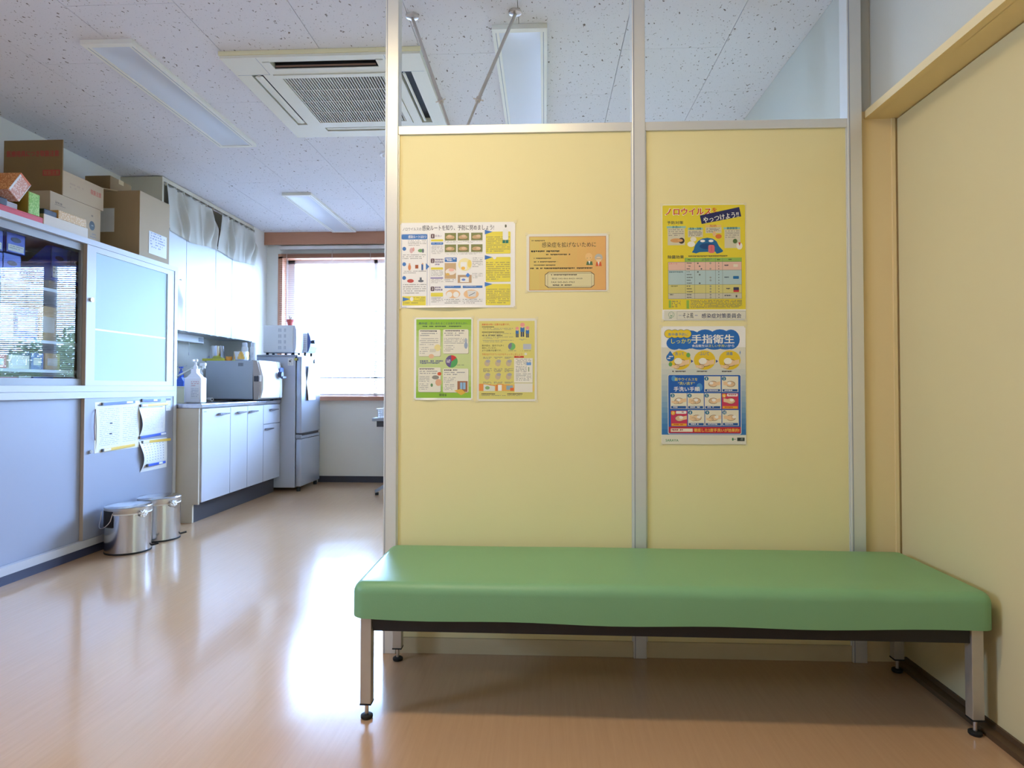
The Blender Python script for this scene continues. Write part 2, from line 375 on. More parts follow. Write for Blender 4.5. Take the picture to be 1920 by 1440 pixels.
mb = MB().box(XR, YF, 0, XR+0.3, DY0, H).box(XR, DY0, 1.957, XR+0.3, DY1+0.02, H).box(XR, DY1+0.02, 0, XR+0.3, YB, H).box(1.30, DY0, 0, XR+0.3, DY1+0.02, 1.957).box(1.1325, DY1+0.005, 1.957, XR, DY1+0.02, H)
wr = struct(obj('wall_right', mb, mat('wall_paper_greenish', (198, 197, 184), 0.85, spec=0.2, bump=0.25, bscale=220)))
# door: frame of jambs and header, sliding leaf, floor rail
dr = struct(thing('door_1', 'cream sliding door leaf in a tan painted frame beside the green bench', 'door', (1.25, 1.5, 0)))
mb = MB().box(1.1325, DY1-0.003, 0, XR+0.001, DY1+0.02, 1.957).box(XR-0.001, DY1-0.002, 0, 1.30, DY1+0.02, 1.93).box(1.240, DY1-0.008, 0, 1.252, DY1-0.001, 1.93)
obj('door_jamb', mb, M_JAMB, dr)
obj('door_jamb', MB().box(1.146, DY0, 0, 1.256, DY0+0.025, 1.957), M_JAMB, dr)
obj('door_header', MB().box(1.146, DY0, 1.93, XR+0.001, DY1, 1.957).box(XR, DY0, 1.93, 1.29, DY1, 1.957), M_JAMB, dr)
obj('door_leaf', MB().box(1.258, DY0, 0.012, 1.29, DY1-0.010, 1.926), M_DOORP, dr)
obj('floor_rail', MB().box(1.222, DY0, 0.0, 1.25, DY1-0.03, 0.016).box(1.25, DY0, 0, 1.2575, DY1-0.03, 0.03), M_BASEB, dr)
struct(obj('baseboard_back', bx(-2.3, YB-0.012, 0, XR, YB, 0.062), M_DARK))
struct(obj('baseboard_right', bx(XR-0.012, 2.42, 0, XR, YB-0.02, 0.062), M_DARK))
# window
wn = struct(thing('window_1', 'wide window with aluminium sashes behind a raised blind', 'window', (-0.79, YB, OZ0)))
mb = MB().box(OX0-0.03, YB-0.02, OZ0, OX0+0.015, YB+0.2, OZ1).box(OX1-0.015, YB-0.02, OZ0, OX1+0.03, YB+0.2, OZ1).box(OX0-0.03, YB-0.02, OZ1-0.015, OX1+0.03, YB+0.2, OZ1+0.03)
obj('window_frame', mb, M_WOOD, wn)
obj('window_sill', bx(OX0-0.05, YB-0.05, OZ0-0.03, OX1+0.05, YB+0.2, OZ0+0.012), M_WOOD, wn)
M_SASH = mat('sash_aluminium', (220, 218, 222), 0.4, 0.4)
for x0, x1 in ((-2.685, -2.60), (-1.762, -1.728), (-0.92, -0.88), (-0.085, 0.04), (0.55, 0.58), (1.07, 1.105)):
    obj('window_stile', bx(x0, YB+0.10, OZ0, x1, YB+0.14, OZ1), M_SASH, wn)
obj('window_rail', bx(OX0, YB+0.10, OZ0, OX1, YB+0.14, OZ0+0.04), M_SASH, wn)
obj('window_rail', bx(OX0, YB+0.10, 1.055, OX1, YB+0.135, 1.072), mat('rail_grey', (110, 108, 116), 0.5), wn)
obj('window_rail', bx(OX0, YB+0.10, OZ1-0.05, OX1, YB+0.14, OZ1), M_SASH, wn)
px = [-2.60, -1.745, -0.90, -0.022, 0.565, 1.07]
for a, b in zip(px[:-1], px[1:]):
    obj('window_pane', bx(a, YB+0.115, OZ0+0.04, b, YB+0.12, OZ1-0.05), M_GLASS, wn)
co = thing('curtain_box', 'brown wooden pelmet along the ceiling above the window', 'pelmet', (-0.85, 6.32, 2.41))
obj('front_board', bx(-2.868, 6.32, 2.415, XR, 6.335, H-0.001), M_WOOD, co)
obj('end_board', bx(-2.868, 6.335, 2.415, -2.857, YB, H-0.001), M_WOOD, co)
# blinds: raised slats, two units
for bi, (x0, x1, lab) in enumerate(((-2.705, -0.80, 'open pale slatted blind on the window beyond the fridge'), (-0.79, 1.12, 'open slatted blind on the part of the window hidden behind the partition'))):
    bl = thing('venetian_blind', lab, 'blind', ((x0+x1)/2, 6.355, 0.88), group='window blinds')
    obj('head_rail', bx(x0, 6.342, 2.37, x1, 6.378, 2.405), M_SLAT, bl)
    mb = MB(); z = 0.905
    while z < 2.365:
        ti = 0.0055 if bi == 0 else 0.0135
        mb.quad((x0, 6.347, z-ti*0.6), (x1, 6.347, z-ti*0.6), (x1, 6.359, z), (x0, 6.359, z))
        mb.quad((x0, 6.359, z), (x1, 6.359, z), (x1, 6.372, z+ti*0.4), (x0, 6.372, z+ti*0.4)); z += 0.0205
    s = obj('slats', mb, M_SLAT, bl, fix=False); s['kind'] = 'stuff'
    obj('bottom_rail', bx(x0, 6.347, 0.882, x1, 6.372, 0.895), M_SLAT, bl)
    for cxx in ((-2.63, -2.16, -1.765, -1.0) if bi == 0 else (-0.6, 0.1, 0.9)):
        obj('ladder_cord', MB().box(cxx-0.002, 6.344, 0.89, cxx+0.002, 6.346, 2.37).box(cxx-0.002, 6.373, 0.89, cxx+0.002, 6.375, 2.37), M_SLAT, bl)

# ------------------------------------------------------------------ outside
struct(obj('ground_outside', bx(-25, 6.8, -0.8, 30, 60, -0.6), M_GROUND))
for k, (x, y, h, lab) in enumerate(((3.4, 14.0, 1.5, 'low round garden tree, the nearest one outside the window'), (6.2, 16.0, 2.6, 'tallest garden tree outside the window'), (9.6, 18.5, 2.4, 'mid sized garden tree between the tallest and the most distant'), (12.8, 21.0, 2.0, 'low shrub like tree, the most distant one outside the window'))):
    t = thing('garden_tree', lab, 'tree', (x, y, -0.6), group='trees outside the window')
    obj('trunk', MB().tube((x, y, -0.6), (x, y, h*0.5), 0.09, 0.05), M_BARK, t)
    mb = MB()
    for _ in range(1500):
        n = Vector((random.gauss(0, 1), random.gauss(0, 1), random.gauss(0, 1))).normalized()*random.random()**0.4
        c = Vector((x+n.x*1.25, y+n.y*1.25, h*0.62+n.z*h*0.42)); a = Vector((random.gauss(0, 1), random.gauss(0, 1), random.gauss(0, 1))).normalized()*0.07; b = a.cross(Vector((random.gauss(0, 1), random.gauss(0, 1), random.gauss(0, 1)))).normalized()*0.045
        mb.quad(c-a, c-b, c+a, c+b)
    o = obj('crown', mb, M_LEAF, t, fix=False); o['kind'] = 'stuff'

# ------------------------------------------------------------------ ceiling fixtures
def lamp(x0, y0, label, lit=False, along='y', L=1.25, W=0.2415, name='ceiling_light', hang=0.022):
    x1, y1 = (x0+W, y0+L) if along == 'y' else (x0+L, y0+W); z0, z1 = H-hang, H-0.0005
    t = thing(name, label, 'ceiling light', ((x0+x1)/2, (y0+y1)/2, z0), group='recessed ceiling lights')
    e = 0.03
    obj('frame', MB().box(x0, y0, z0, x0+e, y1, z1).box(x1-e, y0, z0, x1, y1, z1).box(x0+e, y0, z0, x1-e, y0+e, z1).box(x0+e, y1-e, z0, x1-e, y1, z1), M_LIGHTF, t)
    if lit:
        obj('diffuser', bx(x0+e, y0+e, z0+0.004, x1-e, y1-e, z1-0.006), M_ON, t)
    else:
        # shallow curved reflector cover
        def fn(u, v):
            xx = x0+e+(x1-x0-2*e)*u; yy = y0+e+(y1-y0-2*e)*v
            return (xx, yy, z0+0.003+0.014*(1-(2*u-1)**2)*(1-abs(2*v-1)**12))
        obj('reflector', MB().grid(fn, 10, 24), M_LIGHTD, t, smooth=True)
        for xx in (x0+e*0.55, x1-e*0.55): obj('trim_groove', bx(xx-0.0015, y0+e, z0-0.0006, xx+0.0015, y1-e, z0+0.001), M_GREYP, t)
    return t
lamp(-2.107, 2.752, 'unlit ceiling light above the storage cabinet, left of the air conditioner')
lamp(-0.2297, 2.7234, 'unlit ceiling light right of the air conditioner, above the partition')
lamp(-2.1317, 5.03, 'small looking unlit ceiling light near the window', L=1.24)
lamp(-1.15, 1.14, 'lit warm ceiling light in front of the partition', True, 'x', L=1.25)
lamp(-0.95, -1.10, 'unseen warm fill light added behind the camera', True, 'x', L=0.45)  # unseen fill light, added to brighten the lower partition

ac = thing('ceiling_air_conditioner', 'square cream ceiling cassette air conditioner with black slotted outlets', 'air conditioner', (-1.05, 3.36, H-0.04))
ax0, ay0, S = -1.527, 2.885, 0.95; zb = H-0.032
# panel as a ring of pieces around the slots
xa, xb, ya, yb = ax0, ax0+S, ay0, ay0+S
def slot(o0, o1, i0, i1, axis):  # returns rect
    return None
mb = MB()
gx0, gx1, gy0, gy1 = xa+0.185, xb-0.185, ya+0.165, yb-0.185   # central intake field
mb.box(xa, ya, zb, gx0, ya+0.05, H-0.001).box(gx0, ya, zb, gx1, ya+0.04, H-0.001).box(gx1, ya, zb, xb, ya+0.05, H-0.001)
# corners
mb.box(xa, ya+0.05, zb, gx0+0.035, gy0, H-0.001).box(gx1-0.035, ya+0.05, zb, xb, gy0, H-0.001).box(xa, gy1, zb, gx0+0.035, yb, H-0.001).box(gx1-0.035, gy1, zb, xb, yb, H-0.001)
# strips around slots (front/back/left/right)
mb.box(gx0+0.035, ya+0.04, zb, gx1-0.035, ya+0.045, H-0.001).box(gx0+0.035, ya+0.112, zb, gx1-0.035, gy0, H-0.001)
mb.box(gx0+0.035, gy1, zb, gx1-0.035, yb-0.14, H-0.001).box(gx0+0.035, yb-0.085, zb, gx1-0.035, yb, H-0.001)
mb.box(xa, gy0, zb, xa+0.075, gy1, H-0.001).box(xa+0.135, gy0, zb, gx0, gy1, H-0.001)
mb.box(gx1, gy0, zb, xb-0.135, gy1, H-0.001).box(xb-0.075, gy0, zb, xb, gy1, H-0.001)
# ledge frame of intake
obj('panel', mb, M_AC, ac)
obj('interior_shade_sheet', bx(xa+0.06, ya+0.045, H-0.004, xb-0.06, yb-0.06, H-0.001), M_ACDARK, ac)  # shallow near-black sheet; shade of the deep slots put into its colour
fl_ = lambda a, b, c, d: MB().prism
obj('outlet_vane', MB().prism([(ya+0.088, zb+0.006), (ya+0.091, zb+0.008), (ya+0.096, zb+0.002), (ya+0.094, zb+0.0)], 'x', gx0+0.045, gx1-0.045), mat('vane_brown', (120, 92, 76), 0.5), ac)
obj('outlet_vane', MB().prism([(yb-0.132, zb+0.001), (yb-0.112, zb+0.010), (yb-0.10, zb+0.005), (yb-0.11, zb-0.001)], 'x', gx0+0.045, gx1-0.045), M_AC, ac)
obj('outlet_vane', MB().prism([(xa+0.085, zb+0.002), (xa+0.105, zb+0.012), (xa+0.125, zb+0.003), (xa+0.11, zb-0.001)], 'y', gy0+0.02, gy1-0.02), M_AC, ac)
obj('outlet_vane', MB().prism([(xb-0.122, zb+0.002), (xb-0.116, zb+0.010), (xb-0.108, zb+0.004), (xb-0.114, zb-0.001)], 'y', gy0+0.02, gy1-0.02), M_AC, ac)
obj('outlet_shade_strip', bx(gx0+0.037, ya+0.107, zb+0.003, gx1-0.037, ya+0.1125, H-0.003), M_ACDARK, ac)  # dark strip on the far slot wall, stands for shade in the outlet
e = 0.035
gi = obj('intake_grille', MB().box(gx0+0.003, gy0+0.003, zb-0.004, gx1-0.003, gy0+e, zb+0.01).box(gx0+0.003, gy1-e, zb-0.004, gx1-0.003, gy1-0.003, zb+0.01).box(gx0+0.003, gy0+e, zb-0.004, gx0+e, gy1-e, zb+0.01).box(gx1-e, gy0+e, zb-0.004, gx1-0.003, gy1-e, zb+0.01), M_AC, ac)
nb = 36; mb = MB()
for k in range(nb):
    x = gx0+e+(gx1-gx0-2*e)*(k+0.5)/nb; mb.box(x-0.0026, gy0+e, zb-0.002, x+0.0026, gy1-e, zb+0.006)
for k in range(1, 4):
    y = gy0+e+(gy1-gy0-2*e)*k/4; mb.box(gx0+e, y-0.002, zb-0.003, gx1-e, y+0.002, zb)
s = obj('grille_bars', mb, M_ACG, gi); s['kind'] = 'stuff'
for (x0_, x1_) in ((xa+0.17, xa+0.171), (xb-0.171, xb-0.17)):
    obj('panel_seam', bx(x0_, ya+0.005, zb-0.0005, x1_+0.001, gy0, zb+0.001), M_GREYP, ac)
obj('panel_seam', bx(xb-0.17, gy0-0.002, zb-0.0005, xb-0.01, gy0, zb+0.001), M_GREYP, ac)
obj('panel_seam', bx(xa+0.01, gy0-0.002, zb-0.0005, xa+0.17, gy0, zb+0.001), M_GREYP, ac)
obj('lit_front_edge', MB().box(xa-0.004, ya-0.006, H-0.02, xb+0.004, ya, H-0.001), mat('ac_edge_lit', (232, 222, 180), 0.5), ac)  # warm lamp light on the front edge put into its yellow colour
sd = thing('smoke_detector', 'small white domed smoke detector on the ceiling beside the partition post', 'detector', (-1.06, 4.22, H-0.03))
obj('base', MB().lathe((-1.06, 4.22, H-0.012), [(0.05, 0), (0.055, 0.011)]), M_WHITEP, sd)
obj('dome', MB().lathe((-1.06, 4.22, H-0.035), [(0.012, 0), (0.028, 0.006), (0.036, 0.024)]), M_WHITEP, sd, smooth=True)

# ------------------------------------------------------------------ partition
PR = math.atan(0.0065)
def part_y(x): return 2.3029+0.0065*x
pt = thing('partition', 'tall cream panelled partition in an aluminium frame behind the bench', 'partition', (0.27, part_y(0.27), 0), (0, 0, PR))
def pb(x0, d0, z0, x1, d1, z1, bev=0): # local box, d = depth behind the front plane
    return MB().box(x0-0.27, d0, z0, x1-0.27, d1, z1, bev)
for x0, x1 in ((-0.587, -0.539), (0.317, 0.364), (1.081, 1.131)):
    p = obj('post', pb(x0, 0, 0, x1, 0.06, H-0.001, 0.002), M_ALU, pt, local=True)
    obj('post_groove', MB().box(x0+0.005-0.27, -0.0008, 0.001, x0+0.0075-0.27, 0.002, H-0.002), M_GREYP, pt, local=True)
for x0, x1 in ((-0.539, 0.317), (0.364, 1.081)):
    obj('top_rail', pb(x0, 0.004, 1.897, x1, 0.056, 1.929, 0.0015), M_ALU, pt, local=True)
    obj('panel', pb(x0+0.001, 0.011, 0.058, x1-0.001, 0.049, 1.897), M_PANEL, pt, local=True)
    obj('bottom_rail', pb(x0, 0.009, 0.0005, x1, 0.051, 0.057), mat('partition_skirting', (210, 194, 152), 0.5), pt, local=True)
    for xx in (x0, x1): obj('edge_strip', pb(xx-0.004 if xx == x1 else xx, 0.006, 0.058, xx if xx == x1 else xx+0.004, 0.012, 1.897), M_ALU, pt, local=True)
for k, (a, c, b, lab) in enumerate((((-0.56, 2.64, H), (-0.404, 2.42, 2.063), (-0.352, 2.335, 1.93), 'thin steel ceiling brace of the partition, the one over the air conditioner'), ((-0.123, 2.635, H), (-0.261, 2.42, 2.072), (-0.290, 2.335, 1.93), 'thin steel ceiling brace of the partition, the one crossing the ceiling light'))):
    t = thing('partition_brace', lab, 'brace', b, group='partition braces')
    A = Vector(a); B = Vector(b); Cc = A.lerp(B, 0.78)
    obj('upper_rod', MB().tube(A-Vector((0, 0, 0.01)), Cc, 0.0068), M_CHROME, t, smooth=True)
    obj('lower_rod', MB().tube(Cc, B, 0.0048), M_CHROME, t, smooth=True)
    obj('collar', MB().tube(A.lerp(B, 0.765), A.lerp(B, 0.79), 0.010), M_CHROME, t, smooth=True)
    d = (B-A).normalized(); sd_ = d.cross(Vector((0, 1, 0))).normalized()
    obj('wing_screw', MB().tube(A.lerp(B, 0.778)-sd_*0.02, A.lerp(B, 0.778)+sd_*0.02, 0.003), M_CHROME, t)
    obj('ceiling_flange', MB().lathe((a[0], a[1], H-0.012), [(0.012, 0), (0.026, 0.004), (0.028, 0.0115)]), M_CHROME, t, smooth=True)

# ------------------------------------------------------------------ bench
bn = thing('bench', 'long green vinyl bench with a black frame and chrome legs in front of the partition', 'bench', (0.34, 2.05, 0))
def cushion():
    x0, x1, y0, y1, z0, z1 = -0.556, 1.236, 1.815, 2.285, 0.302, 0.402
    nx, ny = 48, 20; mb = MB()
    r = 0.035
    bm = bmesh.new(); bmesh.ops.create_cube(bm, size=1); bmesh.ops.scale(bm, vec=(x1-x0, y1-y0, z1-z0), verts=bm.verts)
    ed = [e_ for e_ in bm.edges if (e_.verts[0].co.z > 0 and e_.verts[1].co.z > 0)]
    vt = [e_ for e_ in bm.edges if abs(e_.verts[0].co.z-e_.verts[1].co.z) > 0.01]
    bmesh.ops.bevel(bm, geom=vt, offset=0.036, segments=5, affect='EDGES', profile=0.5)
    ed = [e_ for e_ in bm.edges if e_.verts[0].co.z > 0.049 and e_.verts[1].co.z > 0.049]
    bmesh.ops.bevel(bm, geom=ed, offset=0.03, segments=6, affect='EDGES', profile=0.5)
    # cut along x for soft sag
    for k in range(1, 24):
        xx = -0.5*(x1-x0)+(x1-x0)*k/24
        bmesh.ops.bisect_plane(bm, geom=list(bm.verts)+list(bm.edges)+list(bm.faces), plane_co=(xx, 0, 0), plane_no=(1, 0, 0))
    for k in range(1, 6):
        yy = -0.5*(y1-y0)+(y1-y0)*k/6
        bmesh.ops.bisect_plane(bm, geom=list(bm.verts)+list(bm.edges)+list(bm.faces), plane_co=(0, yy, 0), plane_no=(0, 1, 0))
    for v in bm.verts:
        fx = 1-(2*v.co.x/(x1-x0))**2; fy = 1-(2*v.co.y/(y1-y0))**2
        if v.co.z > 0: v.co.z += (0.006*max(0, fx)*max(0, fy)-0.0009*max(0, fx)*math.sin(9*v.co.x))*min(1, v.co.z/0.05)
        elif v.co.z < 0: v.co.z += 0.0025*math.sin(11*v.co.x)-0.006*fx
        v.co += Vector(((x0+x1)/2, (y0+y1)/2, (z0+z1)/2+0.0))
    return MB().bm(bm)
obj('cushion', cushion(), M_GREEN, bn, smooth=True)
obj('frame_rail', bx(-0.50, 1.846, 0.256, 1.18, 1.87, 0.302), M_BLACK, bn)
obj('frame_rail', bx(-0.50, 2.235, 0.256, 1.18, 2.26, 0.302), M_BLACK, bn)
obj('frame_rail', bx(-0.53, 1.87, 0.256, -0.508, 2.235, 0.302), M_BLACK, bn)
obj('frame_rail', bx(1.188, 1.87, 0.256, 1.21, 2.235, 0.302), M_BLACK, bn)
for x in (-0.535, 1.182):
    for y in (1.840, 2.233):
        lg = obj('leg', bx(x, y, 0.047, x+0.032, y+0.032, 0.301, 0.0015), M_LEGSTEEL, bn)
        obj('leg_cap', bx(x-0.0005, y-0.0005, 0.043, x+0.0325, y+0.0325, 0.0475), M_RUB, lg)
        obj('foot_bolt', MB().tube((x+0.016, y+0.016, 0.011), (x+0.016, y+0.016, 0.044), 0.0055), M_CHROME, lg)
        obj('foot_pad', MB().lathe((x+0.016, y+0.016, 0.0), [(0.015, 0), (0.0175, 0.003), (0.0175, 0.009), (0.013, 0.012)]), M_RUB, lg, smooth=True)

# ------------------------------------------------------------------ storage cabinets
CX = -2.6085; CB = -3.12; CY0, CY1 = 2.60, 4.39
lc = thing('lower_storage_cabinet', 'long low grey steel cabinet with two sliding doors', 'cabinet', (-2.86, 3.49, 0))
obj('plinth', bx(CB, CY0+0.005, 0, CX-0.012, CY1-0.004, 0.05), M_DARKBLUE, lc)
mb = MB().box(CB, CY0, 0.05, CX, CY1, 0.092).box(CB, CY0, 0.900, CX, CY1, 0.9365).box(CB, CY0, 0.092, CX, CY0+0.035, 0.90).box(CB, CY1-0.035, 0.092, CX, CY1, 0.90).box(CB, CY0+0.035, 0.092, CB+0.012, CY1-0.035, 0.90)
obj('body', mb, M_CAB, lc)
obj('door', bx(CX-0.042, CY0+0.036, 0.093, CX-0.027, 3.53, 0.899), M_CABD, lc)
d = obj('door', MB().box(CX-0.022, 3.492, 0.093, CX-0.004, CY1-0.036, 0.899), M_CABD, lc)
obj('door_edge', bx(CX-0.024, 3.4905, 0.093, CX-0.0035, 3.4935, 0.899), M_CABTRIM, d)
obj('lock', MB().tube((CX-0.006, 3.538, 0.592), (CX+0.008, 3.538, 0.592), 0.011), M_CHROME, d, smooth=True)
tg = obj('rating_label', bx(CX-0.0045, 4.27, 0.80, CX-0.003, 4.325, 0.885), M_PAPER, d)
p = Print(plane_x(CX-0.003, 4.27, 0.885)); p.R((40, 44, 60), 0, 0, 0.055, 0.014); p.L((110, 110, 120), 0.004, 0.05, 0.02, 0.075, 6); p.done('label_print', tg)

uc = thing('upper_storage_cabinet', 'grey steel cabinet with one glass and one frosted sliding door, stacked on the low cabinet', 'cabinet', (-2.86, 3.49, 0.938))
mb = MB().box(CB, CY0, 0.938, CX, CY1, 0.972).box(CB, CY0, 1.783, CX, CY1, 1.815).box(CB, CY0, 0.972, CX, CY0+0.035, 1.783).box(CB, CY1-0.035, 0.972, CX, CY1, 1.783)
obj('body', mb, M_CAB, uc)
obj('back_panel', bx(CB, CY0+0.035, 0.972, CB+0.012, CY1-0.035, 1.783), mat('cabinet_back_brown', (150, 120, 92), 0.6), uc)
for z in (1.058, 1.215, 1.50): obj('shelf', bx(CB+0.013, CY0+0.036, z-0.016, CX-0.075, CY1-0.036, z), M_CAB, uc)
gd = obj('glass_door', MB().box(CX-0.046, CY0+0.036, 0.973, CX-0.028, 3.535, 1.010).box(CX-0.046, CY0+0.036, 1.742, CX-0.028, 3.535, 1.782).box(CX-0.046, CY0+0.036, 1.010, CX-0.028, CY0+0.08, 1.742).box(CX-0.046, 3.482, 1.010, CX-0.028, 3.535, 1.742), mat('door_rail_grey', (150, 150, 152), 0.45), uc)
obj('glass_pane', bx(CX-0.039, CY0+0.08, 1.010, CX-0.036, 3.482, 1.742), M_CABGLASS, gd)
fd = obj('frosted_door', MB().box(CX-0.024, 3.495, 0.973, CX-0.004, 4.354, 1.003).box(CX-0.024, 3.495, 1.749, CX-0.004, 4.354, 1.782).box(CX-0.024, 3.495, 1.003, CX-0.004, 3.568, 1.749).box(CX-0.024, 4.275, 1.003, CX-0.004, 4.354, 1.749), M_CAB, uc)
obj('frosted_pane', bx(CX-0.018, 3.568, 1.003, CX-0.011, 4.275, 1.749), M_FROST, fd)
obj('shelf_line', bx(CX-0.0112, 3.575, 1.296, CX-0.0105, 4.268, 1.306), M_WHITEP, fd)  # added pale strip, stands for the shelf seen through the frosted pane
obj('door_edge', bx(CX-0.026, 3.4935, 0.973, CX-0.0035, 3.4965, 1.782), M_CABTRIM, fd)
obj('lock', MB().tube((CX-0.006, 3.530, 1.467), (CX+0.006, 3.530, 1.467), 0.0125), M_CHROME, fd, smooth=True)
ph = obj('finger_pull', MB().box(CX-0.0045, 4.285, 1.345, CX-0.0025, 4.315, 1.445), M_CHROME, fd)
obj('pull_recess', MB().box(CX-0.0026, 4.290, 1.352, CX-0.0018, 4.309, 1.438), M_GREYP, ph)

def blue_bin(y0, y1, z0, z1, x1, depth, lab):
    t = thing('blue_parts_bin', lab, 'bin', (x1-depth/2, (y0+y1)/2, z0), group='blue bins in the glass cabinet')
    zs = z0+(z1-z0)*0.55
    mb = MB().prism([(x1, z0), (x1, z1), (x1-depth*0.1, z1), (x1-depth*0.45, zs), (x1-depth, zs), (x1-depth, z0)], 'y', y0, y0+0.004)
    mb.prism([(x1, z0), (x1, z1), (x1-depth*0.1, z1), (x1-depth*0.45, zs), (x1-depth, zs), (x1-depth, z0)], 'y', y1-0.004, y1)
    mb.box(x1-depth, y0, z0, x1, y1, z0+0.004).box(x1-0.004, y0, z0, x1, y1, z1).box(x1-depth, y0, z0, x1-depth+0.004, y1, zs)
    obj('bin_body', mb, M_BLUEBIN, t)
    yc = (y0+y1)/2; h = z1-z0
    obj('grip_hole', MB().prism([(yc+0.032*math.cos(a*0.3927)*(y1-y0)/0.12, z1-h*0.32+0.013*math.sin(a*0.3927)) for a in range(16)], 'x', x1, x1+0.001), mat('bin_dark', (22, 28, 80), 0.5), t)
    lb = obj('bin_label', bx(x1, y0+0.012, z0+h*0.10, x1+0.0012, y1-0.012, z0+h*0.42), M_PAPER, t)
    p = Print(plane_x(x1+0.0012, y0+0.016, z0+h*0.36)); p.L((70, 70, 90), 0, (y1-y0)-0.034, 0, h*0.2, 2, dens=0.9); p.done('label_print', lb)
for a in ((2.90, 3.03, 1.638, 1.742, -2.70, 0.2, 'blue plastic bin at the far left of the upper row behind the glass'), (2.90, 3.03, 1.5015, 1.632, -2.70, 0.2, 'blue plastic bin at the far left of the lower row behind the glass'),
          (3.045, 3.165, 1.645, 1.747, -2.70, 0.2, 'blue plastic bin with oval grip, upper of the stacked pair behind the glass'), (3.045, 3.157, 1.5015, 1.64, -2.715, 0.2, 'blue plastic bin, lower of the stacked pair behind the glass'),
          (3.40, 3.52, 1.56, 1.755, -2.75, 0.30, 'tall blue bin with long sloping side behind the glass'), (3.545, 3.66, 1.56, 1.757, -2.75, 0.28, 'blue bin half hidden behind the door frame')): blue_bin(*a)
for y0, y1, lab in ((3.40, 3.52, 'brown box under the tall blue bin'), (3.545, 3.66, 'brown box under the half hidden blue bin')):
    t = thing('shelf_box', lab, 'box', (-2.88, (y0+y1)/2, 1.5), group='boxes under the blue bins')
    obj('body', bx(-3.02, y0, 1.5005, -2.76, y1, 1.5595, 0.002), M_CARD, t); obj('lid_line', bx(-2.7602, y0, 1.54, -2.7592, y1, 1.543), M_CARD2, t)
rc = [(214, 216, 220), (200, 90, 80), (230, 226, 210), (90, 120, 200), (206, 170, 90), (120, 150, 110)]
names = ['white', 'reddish', 'cream', 'blue', 'ochre', 'green']
k = 0
for z, hs, row in ((1.216, 0.2, 'middle'), (1.059, 0.1, 'second lowest'), (0.973, 0.055, 'bottom')):
    y = 2.75
    while y < 3.42:
        wd = random.uniform(0.09, 0.17); hh = hs*random.uniform(0.7, 1.0); c = k % 6
        t = thing('supply_box', '%s supply box on the %s shelf behind the glass, %s' % (names[c], row, 'standing at the left' if y < 2.9 else 'near the middle' if y < 3.2 else 'towards the door frame'), 'box', (-2.85, y+wd/2, z), group='supply boxes behind the glass')
        obj('carton', bx(-2.98, y, z+0.0005, -2.74, y+wd-0.012, z+hh, 0.002), mat('supply_%d' % c, rc[c], 0.6), t)
        obj('carton_label', bx(-2.74, y+0.015, z+hh*0.25, -2.7392, y+wd-0.03, z+hh*0.7), M_PAPER, t)
        y += wd; k += 1

# documents and magnets on the lower door
DX = CX-0.004
def sheet(name, label, y0, y1, z0, z1, wave, cat='paper', thick=0.001, n=24, off=0.001, skew=0.0, group='notices on the steel door'):
    t = thing(name, label, cat, (DX+0.01, (y0+y1)/2, z0), group=group)
    f = lambda u, v: (DX+off+wave*(math.sin(math.pi*v))*(0.6+0.4*math.cos(2.6*u))*(1-0.5*u), y0+(y1-y0)*u+wave*0.6*math.sin(5*v)*(1-u), z0+(z1-z0)*v+skew*u)
    obj('paper', MB().grid(f, 12, n), M_PAPER, t, smooth=True)
    return t, f
def ontop(f, y0, y1, z0, z1):
    return lambda x, y, d: tuple(a+b for a, b in zip(f(x, 1-y), (d+0.0006, 0, 0)))
t, f = sheet('document_bundle', 'thick clear sleeve of printed sheets on the low cabinet door', 3.585, 3.975, 0.585, 0.868, 0.004, skew=0.004)
obj('sleeve_back', bx(DX+0.0002, 3.575, 0.578, DX+0.0009, 3.985, 0.876), M_LAM, t)
p = Print(ontop(f, 0, 0, 0, 0)); ink = (120, 132, 160)
p.L(ink, 0.06, 0.52, 0.12, 0.92, 20, h=0.012, dens=0.8); p.L(ink, 0.6, 0.95, 0.12, 0.9, 18, h=0.012, dens=0.75); p.R((205, 215, 235), 0.555, 0.08, 0.56, 0.95)
p.R((60, 62, 80), 0.29, 0.42, 0.35, 0.45).R((60, 62, 80), 0.28, 0.64, 0.34, 0.67).R((90, 95, 120), 0.03, 0.03, 0.12, 0.05); p.done('printed_text', t)
obj('hanging_cord', MB().path([(DX+0.004, 3.575, 0.835), (DX+0.01, 3.562, 0.80), (DX+0.012, 3.556, 0.73), (DX+0.01, 3.563, 0.68), (DX+0.006, 3.572, 0.655)], 0.0022, 6), mat('dark_red_cord', (90, 30, 50), 0.6), t)
t, f = sheet('notice_sheet', 'curled white form held by a yellow and a blue bar on the low cabinet door', 3.982, 4.258, 0.64, 0.845, 0.018)
p = Print(ontop(f, 0, 0, 0, 0)); p.R((120, 130, 200), 0.03, 0.06, 0.9, 0.085); p.L(ink, 0.08, 0.92, 0.16, 0.85, 13, h=0.012, dens=0.6); p.done('printed_text', t)
t, f = sheet('notice_sheet', 'wavy white calendar page with hanging bottom on the low cabinet door', 3.995, 4.285, 0.412, 0.618, 0.022)
p = Print(ontop(f, 0, 0, 0, 0))
for r in range(7):
    for c in range(7): p.R(ink, 0.1+c*0.12, 0.14+r*0.085, 0.13+c*0.12, 0.165+r*0.085)
p.L((150, 155, 170), 0.1, 0.9, 0.8, 0.9, 3, h=0.01, dens=0.5); p.done('printed_text', t)
